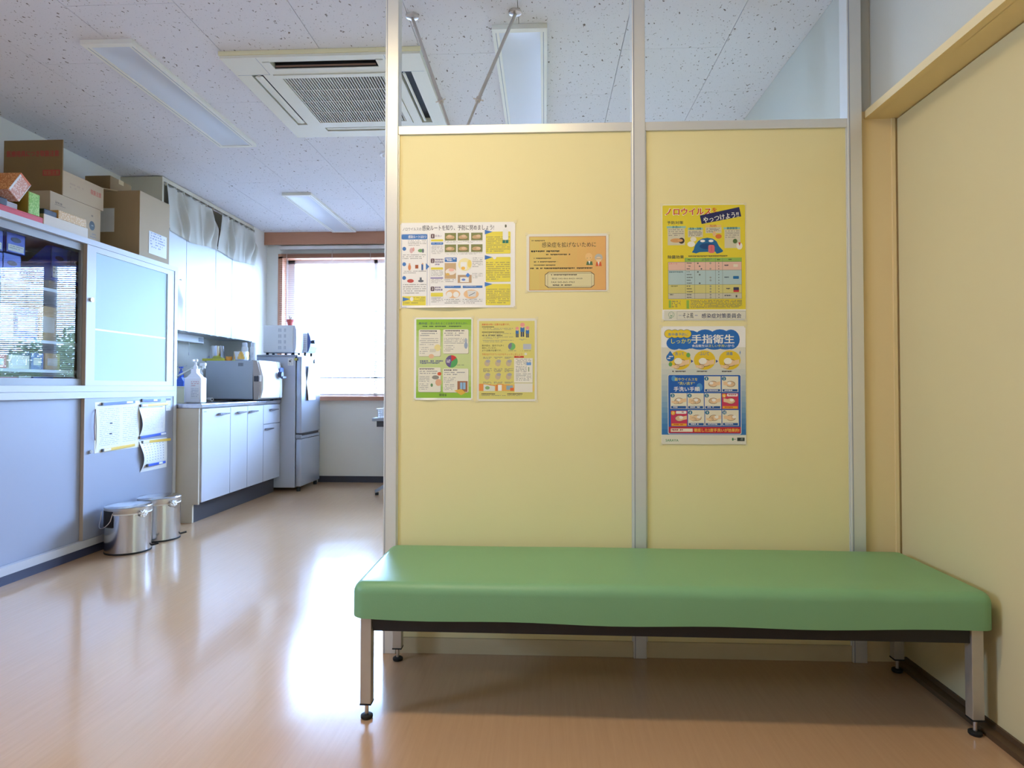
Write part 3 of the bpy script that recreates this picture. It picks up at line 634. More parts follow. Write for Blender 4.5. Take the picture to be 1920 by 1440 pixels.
def magnet(y0, y1, z0, z1, m, label, off=0.012, lab0=None):
    L_ = math.hypot(y1-y0, z1-z0); an = math.atan2(z1-z0, y1-y0)
    t = thing('magnet_bar', label, 'magnet', (DX+off, y0, z0), (an, 0, 0), group='magnetic bars on the steel door')
    obj('bar', MB().box(0, 0, -0.0085, 0.007, L_, 0.0085, 0.0015), m, t, local=True)
    if lab0 is not None: obj('white_label', MB().box(0.0068, L_*lab0, -0.0062, 0.0078, L_*(lab0+0.2), 0.0062), M_PAPER, t, local=True)
    obj('end_cap', MB().box(-0.0005, -0.001, -0.009, 0.0075, 0.012, 0.009), M_DARK, t, local=True)
magnet(3.625, 3.925, 0.864, 0.870, M_MBLUE, 'blue magnetic bar across the top of the document sleeve', 0.004, 0.72)
magnet(3.631, 3.930, 0.590, 0.597, M_MYEL, 'yellow magnetic bar across the bottom of the document sleeve', 0.004, 0.04)
magnet(3.999, 4.20, 0.878, 0.876, M_MBLUE, 'short blue magnetic bar alone at the top of the door', 0.001, 0.6)
magnet(3.983, 4.28, 0.843, 0.850, M_MYEL, 'yellow magnetic bar at the top of the curled form', 0.003, 0.04)
magnet(3.976, 4.266, 0.638, 0.647, M_MBLUE, 'blue magnetic bar along the bottom of the curled form', 0.003, 0.78)
magnet(4.004, 4.317, 0.606, 0.600, M_MYEL, 'yellow magnetic bar at the top of the calendar page', 0.004, 0.02)
magnet(4.035, 4.235, 0.452, 0.453, M_MBLUE, 'blue magnetic bar low on the calendar page', 0.019, 0.62)

# ------------------------------------------------------------------ boxes on top of the cabinet
ZT = 1.8155
def carton(name, label, x0, y0, z0, x1, y1, z1, m, tape=True, group='boxes on top of the storage cabinet', cat='box', bev=0.003):
    t = thing(name, label, cat, ((x0+x1)/2, (y0+y1)/2, z0), group=group)
    obj('carton', bx(x0, y0, z0, x1, y1, z1, bev), m, t)
    if tape: obj('tape_strip', bx(x0-0.0005, (y0+y1)/2-0.025, z1-0.03, x1+0.0006, (y0+y1)/2+0.025, z1+0.0006), mat('brown_tape', (190, 160, 110), 0.35), t)
    return t
tB = carton('cardboard_box', 'flat tan carton with small print and a round dark mark, under the opened box', -3.10, 3.385, ZT, -2.75, 3.79, 2.06, M_CARDP, False)
p = Print(plane_x(-2.75, 0, 0)); fz = lambda z: -z
p.T((70, 60, 60), 'ima', 3.425, 3.475, -2.014, -1.999); p.R((90, 80, 76), 3.42, -1.994, 3.50, -1.992); p.L((110, 96, 86), 3.68, 3.755, -2.01, -1.995, 1, h=0.012); p.E((30, 46, 44), 3.715, -1.945, 0.024, 0.028).L((150, 150, 140), 3.70, 3.73, -1.95, -1.935, 1, h=0.008); p.L((110, 96, 86), 3.70, 3.76, -1.90, -1.865, 2, h=0.012)
p.done('box_print', tB)
tA = thing('cardboard_box', 'opened brown carton with red lettering on its raised flap, highest on the cabinet', 'box', (-2.93, 3.64, 2.061), group='boxes on top of the storage cabinet')
mb = MB().box(-3.10, 3.478, 2.061, -3.094, 3.812, 2.205).box(-2.756, 3.478, 2.061, -2.75, 3.812, 2.205).box(-3.094, 3.478, 2.061, -2.756, 3.484, 2.205).box(-3.094, 3.806, 2.061, -2.756, 3.812, 2.205).box(-3.094, 3.484, 2.061, -2.756, 3.806, 2.067)
obj('carton', mb, M_CARDP, tA)
fp = obj('front_flap', MB().box(-3.10, 3.471, 2.062, -2.75, 3.4775, 2.378), M_CARD2, tA)
obj('rear_flap', MB().prism([(3.812, 2.203), (3.96, 2.232), (3.959, 2.238), (3.811, 2.209)], 'x', -3.09, -2.76), M_CARD, tA)
p = Print(plane_y(3.471, 0, 0)); p.T((176, 52, 40), '医療用具につき取扱注意', -3.082, -2.772, -2.318, -2.283, bold=0.03); p.done('flap_heading', tA); p = Print(plane_y(3.471, 0, 0)); p.R((178, 60, 46), -2.866, -2.205, -2.764, -2.172).T((150, 112, 62), '取扱注意', -2.860, -2.770, -2.201, -2.176, bold=0.02)
p.done('flap_print', tA)
p = Print(plane_x(-2.75, 0, 0)); p.T((190, 74, 60), '取扱注意', 3.70, 3.79, -2.165, -2.135, bold=0.02); p.done('side_heading', tA); p = Print(plane_x(-2.75, 0, 0)); p.L((150, 116, 84), 3.53, 3.64, -2.15, -2.11, 2, h=0.012, dens=0.5); p.done('box_print', tA)
tC = carton('cardboard_box', 'big upright tan carton with white notes taped on two sides', -3.02, 3.985, ZT, -2.63, 4.312, 2.245, M_CARD, False)
obj('pale_side_sheet', bx(-2.6302, 3.985, ZT, -2.629, 4.312, 2.243), M_CARDI, tC)  # thin sheet over the whole side, paler than the carton
nt_ = obj('side_note', MB().grid(lambda u, v: (-2.6275+0.006*abs(math.sin(6*u)*v*(1-v)), 4.082+0.198*u, 1.856+0.15*v-0.002*u), 10, 4), M_PAPER, tC, fix=False)
p = Print(plane_x(-2.6255, 4.095, 2.0)); p.L((110, 120, 170), 0, 0.16, 0, 0.11, 6, h=0.010, dens=0.6); p.done('note_print', nt_)
nf = obj('front_note', bx(-2.925, 3.9835, 1.975, -2.80, 3.9848, 2.13), M_PAPER, tC)
p = Print(plane_y(3.9835, -2.915, 2.10)); p.L((150, 130, 120), 0, 0.045, 0, 0.02, 1, h=0.014); p.done('note_print', nf)
carton('cardboard_box', 'small brown carton lying on the big tan carton, beside the curtained shelf', -3.06, 4.06, 2.246, -2.885, 4.28, 2.372, M_CARD2, True)
tw = carton('white_gift_box', 'long flat white box at the edge of the cabinet top', -2.745, 3.212, ZT, -2.642, 3.538, 1.882, mat('white_box_card', (220, 206, 190), 0.7), False)
obj('lid_end', bx(-2.744, 3.2105, ZT+0.001, -2.643, 3.2125, 1.881), M_CARD, tw)
def floral(name, rgb, rgb2, sc_):
    m = mat(name, rgb, 0.55); nt = m.node_tree; b = nt.nodes['Principled BSDF']; geo = nt.nodes.new('ShaderNodeNewGeometry')
    v = nt.nodes.new('ShaderNodeTexVoronoi'); v.inputs['Scale'].default_value = sc_; nt.links.new(geo.outputs['Position'], v.inputs['Vector'])
    r = nt.nodes.new('ShaderNodeMapRange'); r.inputs['From Min'].default_value = 0.3; r.inputs['From Max'].default_value = 0.5; nt.links.new(v.outputs['Distance'], r.inputs['Value'])
    mx = nt.nodes.new('ShaderNodeMix'); mx.data_type = 'RGBA'; mx.inputs['A'].default_value = (*lin(rgb2), 1); mx.inputs['B'].default_value = (*lin(rgb), 1)
    nt.links.new(r.outputs['Result'], mx.inputs['Factor']); nt.links.new(mx.outputs['Result'], b.inputs['Base Color']); return m
M_FLO = floral('orange_floral', (196, 120, 52), (232, 172, 110), 110); M_FLP = floral('pink_floral', (206, 148, 126), (232, 206, 196), 120); M_FLG = floral('green_floral', (120, 168, 56), (176, 204, 110), 120); M_FLY = floral('gold_floral', (200, 158, 104), (226, 202, 160), 120)
tt = carton('tissue_box', 'gold patterned tissue box lying on the white box', -2.74, 3.318, 1.8825, -2.645, 3.528, 1.93, M_FLY, False)
obj('end_face', bx(-2.739, 3.3165, 1.884, -2.646, 3.3185, 1.929), mat('gold_plain', (206, 156, 92), 0.6), tt)
tt = carton('black_case', 'small black case between the green and the gold box', -2.74, 3.222, 1.8825, -2.65, 3.312, 1.912, mat('black_card', (40, 40, 52), 0.5), False)
obj('lid_seam', bx(-2.6502, 3.223, 1.901, -2.6494, 3.311, 1.9025), M_BLACK, tt)
tt = carton('red_flat_box', 'flat red box at the left edge of the cabinet top', -2.87, 2.66, ZT, -2.64, 3.205, 1.855, mat('red_card', (200, 40, 52), 0.5), False)
obj('lid_edge', bx(-2.6402, 2.661, 1.846, -2.6390, 3.204, 1.8475), mat('red_dark', (140, 24, 36), 0.5), tt)
tt = carton('tissue_box', 'green patterned tissue box standing on the red flat box', -2.86, 3.112, 1.8555, -2.642, 3.184, 1.969, M_FLG, False)
obj('end_face', bx(-2.858, 3.1105, 1.857, -2.643, 3.1125, 1.968), mat('olive_gold', (150, 130, 40), 0.6), tt)
tt = carton('grey_box', 'pale grey box under the tilted orange tissue box', -2.745, 2.70, 1.8555, -2.665, 3.07, 1.889, mat('pale_grey_card', (186, 186, 190), 0.6), False)
obj('lid_seam', bx(-2.6652, 2.701, 1.880, -2.6642, 3.069, 1.881), M_GREYP, tt)
tt = carton('glasses_case', 'dark case lying on the red box in front of the grey box', -2.662, 2.70, 1.8555, -2.642, 2.985, 1.892, mat('dark_case', (46, 48, 62), 0.5), False, bev=0.006)
obj('case_seam', bx(-2.6422, 2.705, 1.874, -2.6412, 2.98, 1.875), M_BLACK, tt)
to = thing('tissue_box', 'tilted orange patterned tissue box leaning over the green one', 'box', (-2.64, 3.048, 1.8945), (math.radians(55), 0, 0), group='boxes on top of the storage cabinet')
obj('carton', MB().box(-0.235, 0.001, 0.001, 0.0, 0.131, 0.078, 0.002), M_FLP, to, local=True)
obj('orange_side', MB().box(-0.234, 0.001, 0.0775, -0.001, 0.130, 0.079), M_FLO, to, local=True)
obj('top_edge', MB().box(-0.0005, 0.121, 0.001, 0.0012, 0.131, 0.078), mat('orange_edge', (206, 110, 70), 0.6), to, local=True)
obj('torn_rim', MB().box(-0.0005, 0.006, 0.068, 0.0015, 0.120, 0.0775), M_PAPER, to, local=True)
obj('lower_rim', MB().box(-0.0005, 0.002, 0.0, 0.0012, 0.130, 0.004), M_PAPER, to, local=True)

# ------------------------------------------------------------------ kitchen unit
KX = -2.44
kb = thing('kitchen_base_unit', 'white kitchen base unit with dark toe board and small chrome handles', 'kitchen unit', (-2.8, 5.09, 0))
obj('end_panel', MB().prism([(XL+0.005, 0), (-2.495, 0), (-2.495, 0.13), (-2.452, 0.13), (-2.452, 0.812), (XL+0.005, 0.812)], 'y', 4.405, 4.425), M_KITEND, kb)
obj('toe_board', bx(-3.1, 4.426, 0, -2.495, 5.765, 0.138), M_DARK, kb)
obj('carcass', bx(-3.15, 4.426, 0.139, KX-0.02, 5.765, 0.811), M_KIT, kb)
M_HAND = mat('handle_chrome', (150, 150, 156), 0.25, 0.9)
def khandle(par, y0, y1, z):
    return obj('handle', MB().box(KX+0.002, y0, z, KX+0.022, y0+0.02, z+0.012, 0.002).prism([(y0, z+0.014), (y1, z+0.010), (y1, z+0.002), (y0+0.02, z-0.006), (y0, z-0.006)], 'x', KX+0.018, KX+0.026), M_HAND, par)
for (a, b, h0, h1) in ((4.428, 4.833, 4.64, 4.78), (4.839, 5.118, 4.935, 5.06), (5.124, 5.416, 5.145, 5.27)):
    d = obj('door', bx(KX-0.019, a, 0.142, KX, b, 0.808, 0.002), M_KIT, kb); khandle(d, h0, h1, 0.758)
d = obj('drawer', bx(KX-0.019, 5.422, 0.642, KX, 5.765, 0.808, 0.002), M_KIT, kb); khandle(d, 5.54, 5.68, 0.758)
d = obj('door', bx(KX-0.019, 5.422, 0.142, KX, 5.765, 0.637, 0.002), M_KIT, kb); khandle(d, 5.44, 5.58, 0.592)
p = Print(plane_x(KX, 4.445, 0.79)); p.L((120, 130, 160), 0, 0.05, 0, 0.01, 1, h=0.008); p.done('maker_mark', kb)
ct = thing('kitchen_worktop', 'stainless steel worktop on the white kitchen base unit', 'worktop', (-2.8, 5.09, 0.813))
obj('slab', bx(XL+0.003, 4.40, 0.813, -2.432, 5.772, 0.845, 0.004), M_SINKW, ct)
obj('backsplash', bx(XL+0.003, 4.40, 0.845, XL+0.02, 5.772, 0.92), M_SINKW, ct)

UX = -2.844
ku = thing('kitchen_wall_unit', 'row of white wall cupboards above the sterilizer', 'wall cupboard', (-3.0, 5.32, 1.415))
obj('carcass', bx(XL+0.003, 4.572, 1.415, UX-0.02, 6.062, 2.17), M_UPPER, ku)
for a, b in ((4.574, 4.898), (4.902, 5.349), (5.353, 5.636), (5.640, 6.062)):
    d = obj('door', bx(UX-0.019, a, 1.408, UX, b, 2.168, 0.002), M_UPPER, ku)
    for yy in (a+0.05, b-0.05): obj('hinge_cap', bx(UX-0.017, yy-0.018, 1.404, UX-0.004, yy+0.018, 1.4085), M_GREYP, d)
ks = thing('curtained_shelf', 'open beige box shelf at the ceiling above the wall cupboards', 'shelf', (-3.0, 5.32, 2.172))
obj('side_panel', bx(XL+0.003, 4.570, 2.172, UX, 4.590, 2.535), M_BEIGE, ks)
obj('side_panel', bx(XL+0.003, 6.042, 2.172, UX, 6.062, 2.535), M_BEIGE, ks)
obj('top_board', bx(XL+0.003, 4.590, 2.505, UX, 6.042, 2.535), M_BEIGE, ks)
obj('bottom_board', bx(XL+0.003, 4.590, 2.172, UX, 6.042, 2.188), M_BEIGE, ks)
obj('back_board', bx(XL+0.003, 4.590, 2.188, XL+0.012, 6.042, 2.505), mat('shelf_back', (120, 96, 76), 0.7), ks)
obj('curtain_rail', MB().tube((UX-0.012, 4.591, 2.492), (UX-0.012, 6.041, 2.492), 0.004), M_CHROME, ks)
t = carton('cardboard_box', 'brown box dimly seen through the gap between the two short curtains', -3.13, 5.20, 2.189, -2.93, 5.50, 2.38, M_CARD2, True, group='boxes on the curtained shelf')
def curtain(y0, y1, yb0, yb1, seed, label):
    rnd = random.Random(seed); ph = rnd.uniform(0, 6); n = 6
    t = thing('short_curtain', label, 'curtain', (UX+0.01, (y0+y1)/2, 2.14), group='short curtains on the ceiling shelf')
    def fn(u, v):   # v 0 top, 1 bottom
        top = 2.488-0.016*abs(math.sin(math.pi*n*u+ph*0.3))*(1-v)
        bot = 2.135+0.012*math.sin(7*u+ph)
        uu = u+0.012*math.sin(2*math.pi*n*u+ph)*v
        y = (y0+(y1-y0)*uu)*(1-v)+(yb0+(yb1-yb0)*uu)*v
        uu += 0.02*math.sin(2*math.pi*2.3*u+ph*2)*(1-v*0.5)
        amp = 0.008+0.024*math.sin(math.pi*min(1, v*1.05))
        x = UX+0.016+amp*math.sin(2*math.pi*n*u+ph+2.2*math.sin(3*v+5*u)+1.4*math.sin(17*u+ph))*(0.55+0.45*math.sin(11*u+ph*3))+0.012*math.sin(math.pi*v)*math.sin(4*math.pi*u+2*v+ph)
        return (max(x, UX+0.003), y, top*(1-v)+bot*v)
    obj('cloth', MB().grid(fn, 110, 22), M_CURTAIN, t, smooth=True, fix=False)
    mb = MB()
    for k in range(n+1):
        y = y0+(y1-y0)*k/n; mb.box(UX+0.006, y-0.004, 2.474, UX+0.022, y+0.004, 2.497)
    obj('hem_tabs', mb, M_CURTAIN, t)
curtain(4.60, 5.27, 4.64, 5.335, 3, 'left one of the two short cream curtains, hanging beside the big carton')
curtain(5.42, 6.035, 5.345, 6.055, 8, 'right one of the two short cream curtains, nearest the window')
bg_ = thing('plastic_bag', 'white plastic bag hanging against the wall cupboard beside the storage cabinet', 'bag', (UX+0.02, 4.83, 1.44))
obj('bag_body', MB().grid(lambda u, v: (UX+0.002+0.03*math.sin(math.pi*u)*math.sin(math.pi*min(1, v*1.1))*(1+0.15*math.sin(9*u+6*v)), 4.74+(0.14*(1-0.35*(2*v-1)**4)*(u-0.5)+0.07)+0.004*math.sin(14*v), 1.44+0.36*v), 20, 24), M_WHITEP, bg_, smooth=True, fix=False)
obj('bag_hook', MB().path([(UX+0.0, 4.81, 1.80), (UX+0.012, 4.81, 1.805), (UX+0.012, 4.81, 1.79)], 0.003), M_CHROME, bg_)
ul = thing('under_cupboard_lamp', 'slim white lamp with pull cord under the wall cupboards', 'lamp', (-3.08, 5.2, 1.35))
obj('housing', bx(-3.15, 4.78, 1.352, -3.05, 5.55, 1.4145, 0.004), M_WHITEP, ul)
obj('pull_cord', MB().tube((-3.045, 5.30, 1.26), (-3.045, 5.30, 1.355), 0.0015).tube((-3.045, 5.30, 1.235), (-3.045, 5.30, 1.26), 0.004), M_WHITEP, ul)
obj('end_plate', bx(-3.049, 5.46, 1.365, -3.047, 5.53, 1.40), M_GREYP, ul)

# things on the worktop
ZC = 0.8455
st = thing('steam_sterilizer', 'grey tabletop sterilizer with a bulging white door on the worktop', 'sterilizer', (-2.66, 5.5, ZC))
obj('body', bx(-2.885, 5.28, 0.862, -2.472, 5.765, 1.189, 0.004), M_AUTO, st)
mb = MB()
obj('base_tray', bx(-2.87, 5.30, 0.852, -2.46, 5.75, 0.863), M_DARK, st)
for x in (-2.85, -2.50):
    for y in (5.32, 5.72): obj('foot', MB().tube((x, y, ZC), (x, y, 0.853), 0.015), M_RUB, st)
obj('bezel', MB().prism([(-2.468, 0.858), (-2.425, 0.862), (-2.412, 0.93), (-2.41, 1.06), (-2.415, 1.09), (-2.440, 1.19), (-2.478, 1.191)], 'y', 5.282, 5.763), M_TAUPE, st)
obj('bezel_gap', MB().prism([(-2.472, 0.86), (-2.466, 0.858), (-2.477, 1.1905), (-2.482, 1.1905)], 'y', 5.2805, 5.7645), M_BLACK, st)
obj('side_latch', bx(-2.462, 5.276, 1.012, -2.418, 5.2825, 1.058), M_DARK, st)
obj('latch_tag', bx(-2.424, 5.276, 1.012, -2.402, 5.2825, 1.065), M_WHITEP, st)
def dfn(u, v):
    yy = 5.30+0.45*u; z = 0.872+0.32*v
    return (-2.412+0.045*(1-abs(2*u-1)**3)*(1-0.55*abs(2*v-0.9)**2.2)-0.02*v, yy, z)
mb = MB().grid(dfn, 24, 18)
dd = obj('door', mb, M_WHITEP, st, smooth=True, fix=False)
obj('door_edge', MB().prism([(-2.43, 0.872), (-2.408, 0.872), (-2.39, 0.95), (-2.39, 1.05), (-2.43, 1.192)], 'y', 5.298, 5.303), M_WHITEP, st)
obj('door_line', MB().path([tuple(Vector(dfn(0.72, v/10))+Vector((0.001, 0, 0))) for v in range(11)], 0.0012, 5), M_GREYP, dd)
obj('knob', MB().tube((-2.37, 5.565, 1.075), (-2.335, 5.565, 1.075), 0.026).box(-2.35, 5.56, 1.04, -2.33, 5.64, 1.062, 0.004), mat('navy_plastic', (24, 30, 70), 0.4), dd)
obj('control_panel', bx(-2.388, 5.62, 1.06, -2.378, 5.69, 1.14, 0.003), mat('control_blue', (92, 116, 200), 0.4), dd)
mb = MB()
for k in range(6): mb.box(-2.60+k*0.0075, 5.2793, 1.142, -2.5965+k*0.0075, 5.281, 1.17)
obj('vent_slots', mb, M_DARK, st)
vp = thing('drain_valve', 'pale round drain nozzle at the foot of the sterilizer', 'valve', (-2.77, 5.2, ZC))
obj('pipe', MB().tube((-2.80, 5.16, 0.862), (-2.74, 5.12, 0.862), 0.014).tube((-2.80, 5.16, 0.846), (-2.80, 5.16, 0.862), 0.012), M_WHITEP, vp, smooth=True)
obj('bore', MB().tube((-2.741, 5.1205, 0.862), (-2.738, 5.1185, 0.862), 0.008), M_DARK, vp)

def pump_bottle(name, label, x, y, z, wx, wy, h, m, pump=M_WHITEP, lab=True, square=True, group='bottles on the worktop', nozzle=0.03):
    t = thing(name, label, 'bottle', (x, y, z), group=group)
    hb = h*0.62
    if square:
        mb = MB().box(x-wx/2, y-wy/2, z+0.0005, x+wx/2, y+wy/2, z+hb*0.9, min(wx, wy)*0.1)
        mb.prism([(x-wx/2+0.006, z+hb*0.88), (x+wx/2-0.006, z+hb*0.88), (x+wx*0.16, z+hb*1.06), (x+wx*0.16, z+hb*1.2), (x-wx*0.16, z+hb*1.2), (x-wx*0.16, z+hb*1.06)], 'y', y-wy*0.3, y+wy*0.3)
        obj('bottle_body', mb, m, t)
    else:
        obj('bottle_body', MB().lathe((x, y, z+0.0005), [(wx*0.46, 0), (wx*0.5, 0.006), (wx*0.5, hb*0.85), (wx*0.42, hb*1.0), (wx*0.18, hb*1.1), (wx*0.18, hb*1.18)]), m, t, smooth=True)
    obj('pump_collar', MB().lathe((x, y, z+hb*1.18), [(0.016, 0), (0.016, h*0.07), (0.009, h*0.09), (0.006, h*0.16)], 16), pump, t, smooth=True)
    obj('pump_head', MB().box(x-0.012, y-0.010, z+h*0.90, x+0.014, y+0.010, z+h*0.955, 0.003).box(x-0.005, y-nozzle, z+h*0.91, x+0.005, y, z+h*0.945, 0.002), pump, t)
    if lab:
        lb = obj('label_patch', bx(x-wx*0.1, y-wy/2-0.0012, z+hb*0.15, x+wx*0.42, y-wy/2-0.0002, z+hb*0.8), M_PAPER, t)
        p = Print(plane_y(y-wy/2-0.0012, x-wx*0.06, z+hb*0.76)); p.L((200, 110, 110), 0, wx*0.44, 0, hb*0.2, 3, h=0.006); p.L((150, 150, 165), 0, wx*0.44, hb*0.25, hb*0.56, 6, h=0.005); p.done('label_print', lb)
pump_bottle('pump_bottle', 'large white square pump bottle at the near corner of the worktop', -2.59, 4.60, ZC, 0.128, 0.085, 0.34, M_WHITEP, nozzle=0.045)
pump_bottle('pump_bottle', 'translucent blue pump bottle beside the tap at the back of the worktop', -2.935, 5.0, ZC, 0.075, 0.06, 0.30, mat('blue_liquid', (60, 104, 214), 0.25), mat('blue_pump', (70, 100, 190), 0.4), False)
pump_bottle('pump_bottle', 'grey pump bottle with white top, left one behind the white bottle', -2.895, 5.12, ZC, 0.072, 0.06, 0.30, mat('grey_liquid', (130, 134, 140), 0.3), M_WHITEP, False, False)
pump_bottle('pump_bottle', 'dark labelled pump bottle with white top, next to the sterilizer', -2.825, 5.10, ZC, 0.066, 0.06, 0.29, mat('teal_grey', (88, 106, 118), 0.3), M_WHITEP, False, False)
cr = thing('cream_tub', 'cream plastic tub half hidden by the white pump bottle', 'tub', (-2.79, 4.78, ZC))
obj('tub_body', MB().prism([(-2.86, ZC+0.0005), (-2.70, ZC+0.0005), (-2.685, 0.966), (-2.875, 0.966)], 'y', 4.70, 4.90), mat('cream_plastic', (226, 212, 168), 0.5), cr)
obj('tub_rim', bx(-2.88, 4.695, 0.962, -2.68, 4.905, 0.970, 0.002), mat('cream_plastic', (226, 212, 168), 0.5), cr)
tp = thing('tap', 'chrome lever tap with a long spout over the worktop', 'tap', (-3.06, 4.80, ZC))
obj('tap_base', MB().lathe((-3.06, 4.85, ZC), [(0.028, 0), (0.028, 0.02), (0.02, 0.03), (0.02, 0.12), (0.014, 0.13)]), M_CHROME, tp, smooth=True)
obj('spout', MB().path([(-3.06, 4.85, 0.965), (-2.909, 4.9, 1.047), (-2.745, 4.9, 1.135), (-2.70, 4.9, 1.148)], 0.008, 12), M_CHROME, tp, smooth=True)
obj('spout_head', MB().box(-2.72, 4.885, 1.132, -2.676, 4.915, 1.155, 0.004).tube((-2.692, 4.90, 1.112), (-2.692, 4.90, 1.135), 0.013), M_WHITEP, tp)
obj('lever', MB().path([(-3.06, 4.85, 0.975), (-3.02, 4.9, 1.12), (-2.86, 4.95, 1.135)], 0.006, 10), M_CHROME, tp)

ZA = 1.1895
ty = thing('serving_tray', 'flat lime yellow tray lying on the sterilizer', 'tray', (-2.87, 5.45, ZA))
obj('tray_plate', bx(-2.945, 5.33, ZA, -2.745, 5.60, ZA+0.014, 0.003), mat('lime_plastic', (196, 192, 50), 0.4), ty)
obj('tray_rim', MB().box(-2.945, 5.33, ZA+0.014, -2.745, 5.336, ZA+0.020).box(-2.945, 5.594, ZA+0.014, -2.745, 5.60, ZA+0.020), mat('lime_rim', (210, 204, 70), 0.4), ty)
cu = thing('steel_beaker', 'stainless beaker standing on the lime tray', 'beaker', (-2.885, 5.47, ZA+0.0145))
obj('beaker_wall', MB().lathe((-2.885, 5.47, ZA+0.015), [(0.060, 0), (0.062, 0.004), (0.0545, 0.118), (0.056, 0.122), (0.052, 0.122), (0.050, 0.01)]), M_STEEL, cu, smooth=True)
obj('beaker_rim', MB().lathe((-2.885, 5.47, ZA+0.136), [(0.0545, 0), (0.057, 0.002), (0.0545, 0.004)]), M_CHROME, cu, smooth=True)
wt = thing('paper_flower', 'pale crumpled wrap beside the steel beaker', 'wrap', (-2.965, 5.50, ZA))
bm = bmesh.new(); bmesh.ops.create_icosphere(bm, subdivisions=3, radius=0.024)
for v in bm.verts: v.co *= 1+random.uniform(-0.18, 0.18); v.co += Vector((-2.975, 5.52, ZA+0.026))
obj('crumpled_film', MB().bm(bm), mat('pale_film', (196, 204, 230), 0.4), wt)
ob = thing('orange_tub', 'small orange tub between the beaker and the patterned cup', 'tub', (-2.755, 5.40, ZA))
obj('tub', MB().lathe((-2.725, 5.365, ZA+0.0005), [(0.024, 0), (0.027, 0.02), (0.0275, 0.032)]), mat('orange_plastic', (226, 150, 50), 0.45), ob, smooth=True)
obj('tub_lid', MB().lathe((-2.725, 5.365, ZA+0.033), [(0.029, 0), (0.029, 0.005)]), mat('orange_lid', (236, 170, 80), 0.45), ob)
mg = thing('patterned_cup', 'wide white cup with yellow pattern on the sterilizer', 'cup', (-2.655, 5.42, ZA))
obj('cup_wall', MB().lathe((-2.632, 5.40, ZA+0.0005), [(0.040, 0), (0.056, 0.01), (0.060, 0.05), (0.058, 0.082), (0.054, 0.082), (0.052, 0.02)]), M_WHITEP, mg, smooth=True)
mb = MB()
for a0, a1 in ((-170, -120), (-95, -40), (-20, 30)):
    n = 8
    for k in range(n):
        p0 = math.radians(a0+(a1-a0)*k/n); p1 = math.radians(a0+(a1-a0)*(k+1)/n); h_ = 0.055*math.sin(math.pi*(k+0.5)/n)+0.012
        for aa, bb, z0_, z1_ in ((p0, p1, 0.015, 0.015+h_),):
            r0, r1 = 0.0600, 0.0608
            mb.quad((-2.632+r0*math.cos(aa), 5.40+r0*math.sin(aa), ZA+z0_), (-2.632+r0*math.cos(bb), 5.40+r0*math.sin(bb), ZA+z0_), (-2.632+r1*math.cos(bb), 5.40+r1*math.sin(bb), ZA+z1_), (-2.632+r1*math.cos(aa), 5.40+r1*math.sin(aa), ZA+z1_))
obj('yellow_pattern', mb, mat('cup_yellow', (226, 176, 84), 0.4), mg)
for x, lab in ((-2.690, 'white lidded bottle on the sterilizer, left of the pair'), (-2.610, 'white lidded bottle on the sterilizer, right of the pair')):
    t = thing('white_bottle', lab, 'bottle', (x, 5.58, ZA), group='white bottles on the sterilizer')
    obj('bottle_body', MB().lathe((x, 5.58, ZA+0.0005), [(0.026, 0), (0.028, 0.004), (0.028, 0.125), (0.022, 0.138)]), M_WHITEP, t, smooth=True)
    obj('bottle_cap', MB().lathe((x, 5.58, ZA+0.139), [(0.023, 0), (0.023, 0.028), (0.019, 0.034)]), mat('cap_white', (226, 230, 240), 0.4), t, smooth=True)
    p = Print(plane_y(5.5518, x-0.012, ZA+0.08)); p.L((170, 175, 190), 0, 0.024, 0, 0.05, 6, h=0.004); p.done('label_print', t)

# fridge and what stands on it
fr = thing('fridge', 'tall grey two door fridge at the end of the kitchen unit', 'fridge', (-2.5, 6.02, 0))
obj('body', bx(-2.79, 5.780, 0.035, -2.305, 6.272, 1.258, 0.006), M_FRIDGE, fr)
obj('top_cover', bx(-2.79, 5.776, 1.245, -2.285, 6.276, 1.264, 0.004), M_GREYP, fr)
u = obj('upper_door', bx(-2.298, 5.782, 0.535, -2.243, 6.270, 1.246, 0.012), M_FRIDGED, fr, smooth=True)
l = obj('lower_door', bx(-2.298, 5.782, 0.045, -2.243, 6.270, 0.485, 0.012), M_FRIDGED, fr, smooth=True)
obj('door_gap', bx(-2.30, 5.784, 0.486, -2.262, 6.268, 0.534), M_DARK, fr)
obj('hinge', bx(-2.30, 5.779, 0.50, -2.245, 5.80, 0.522, 0.003), M_GREYP, fr)
obj('lower_grip', bx(-2.298, 5.782, 0.487, -2.246, 6.27, 0.512, 0.004), M_GREYP, fr)
for x in (-2.75, -2.28):
    for y in (5.81, 6.24): obj('foot', MB().tube((x, y, 0), (x, y, 0.036), 0.018), M_RUB, fr)
mgn = thing('fridge_magnet', 'white printed square magnet on the side of the fridge', 'magnet', (-2.35, 5.779, 1.166))
obj('plate', bx(-2.376, 5.776, 1.164, -2.322, 5.7797, 1.232), M_PAPER, mgn)
p = Print(plane_y(5.776, -2.376, 1.232)); p.E((70, 60, 56), 0.02, 0.028, 0.009, 0.009, 10).R((60, 56, 54), 0.024, 0.014, 0.04, 0.019).R((80, 70, 64), 0.026, 0.03, 0.036, 0.036).L((150, 140, 130), 0.01, 0.045, 0.05, 0.06, 1, h=0.005); p.done('magnet_print', mgn)
mgn = thing('fridge_magnet', 'small olive clip magnet at the top of the fridge side', 'magnet', (-2.30, 5.779, 1.211))
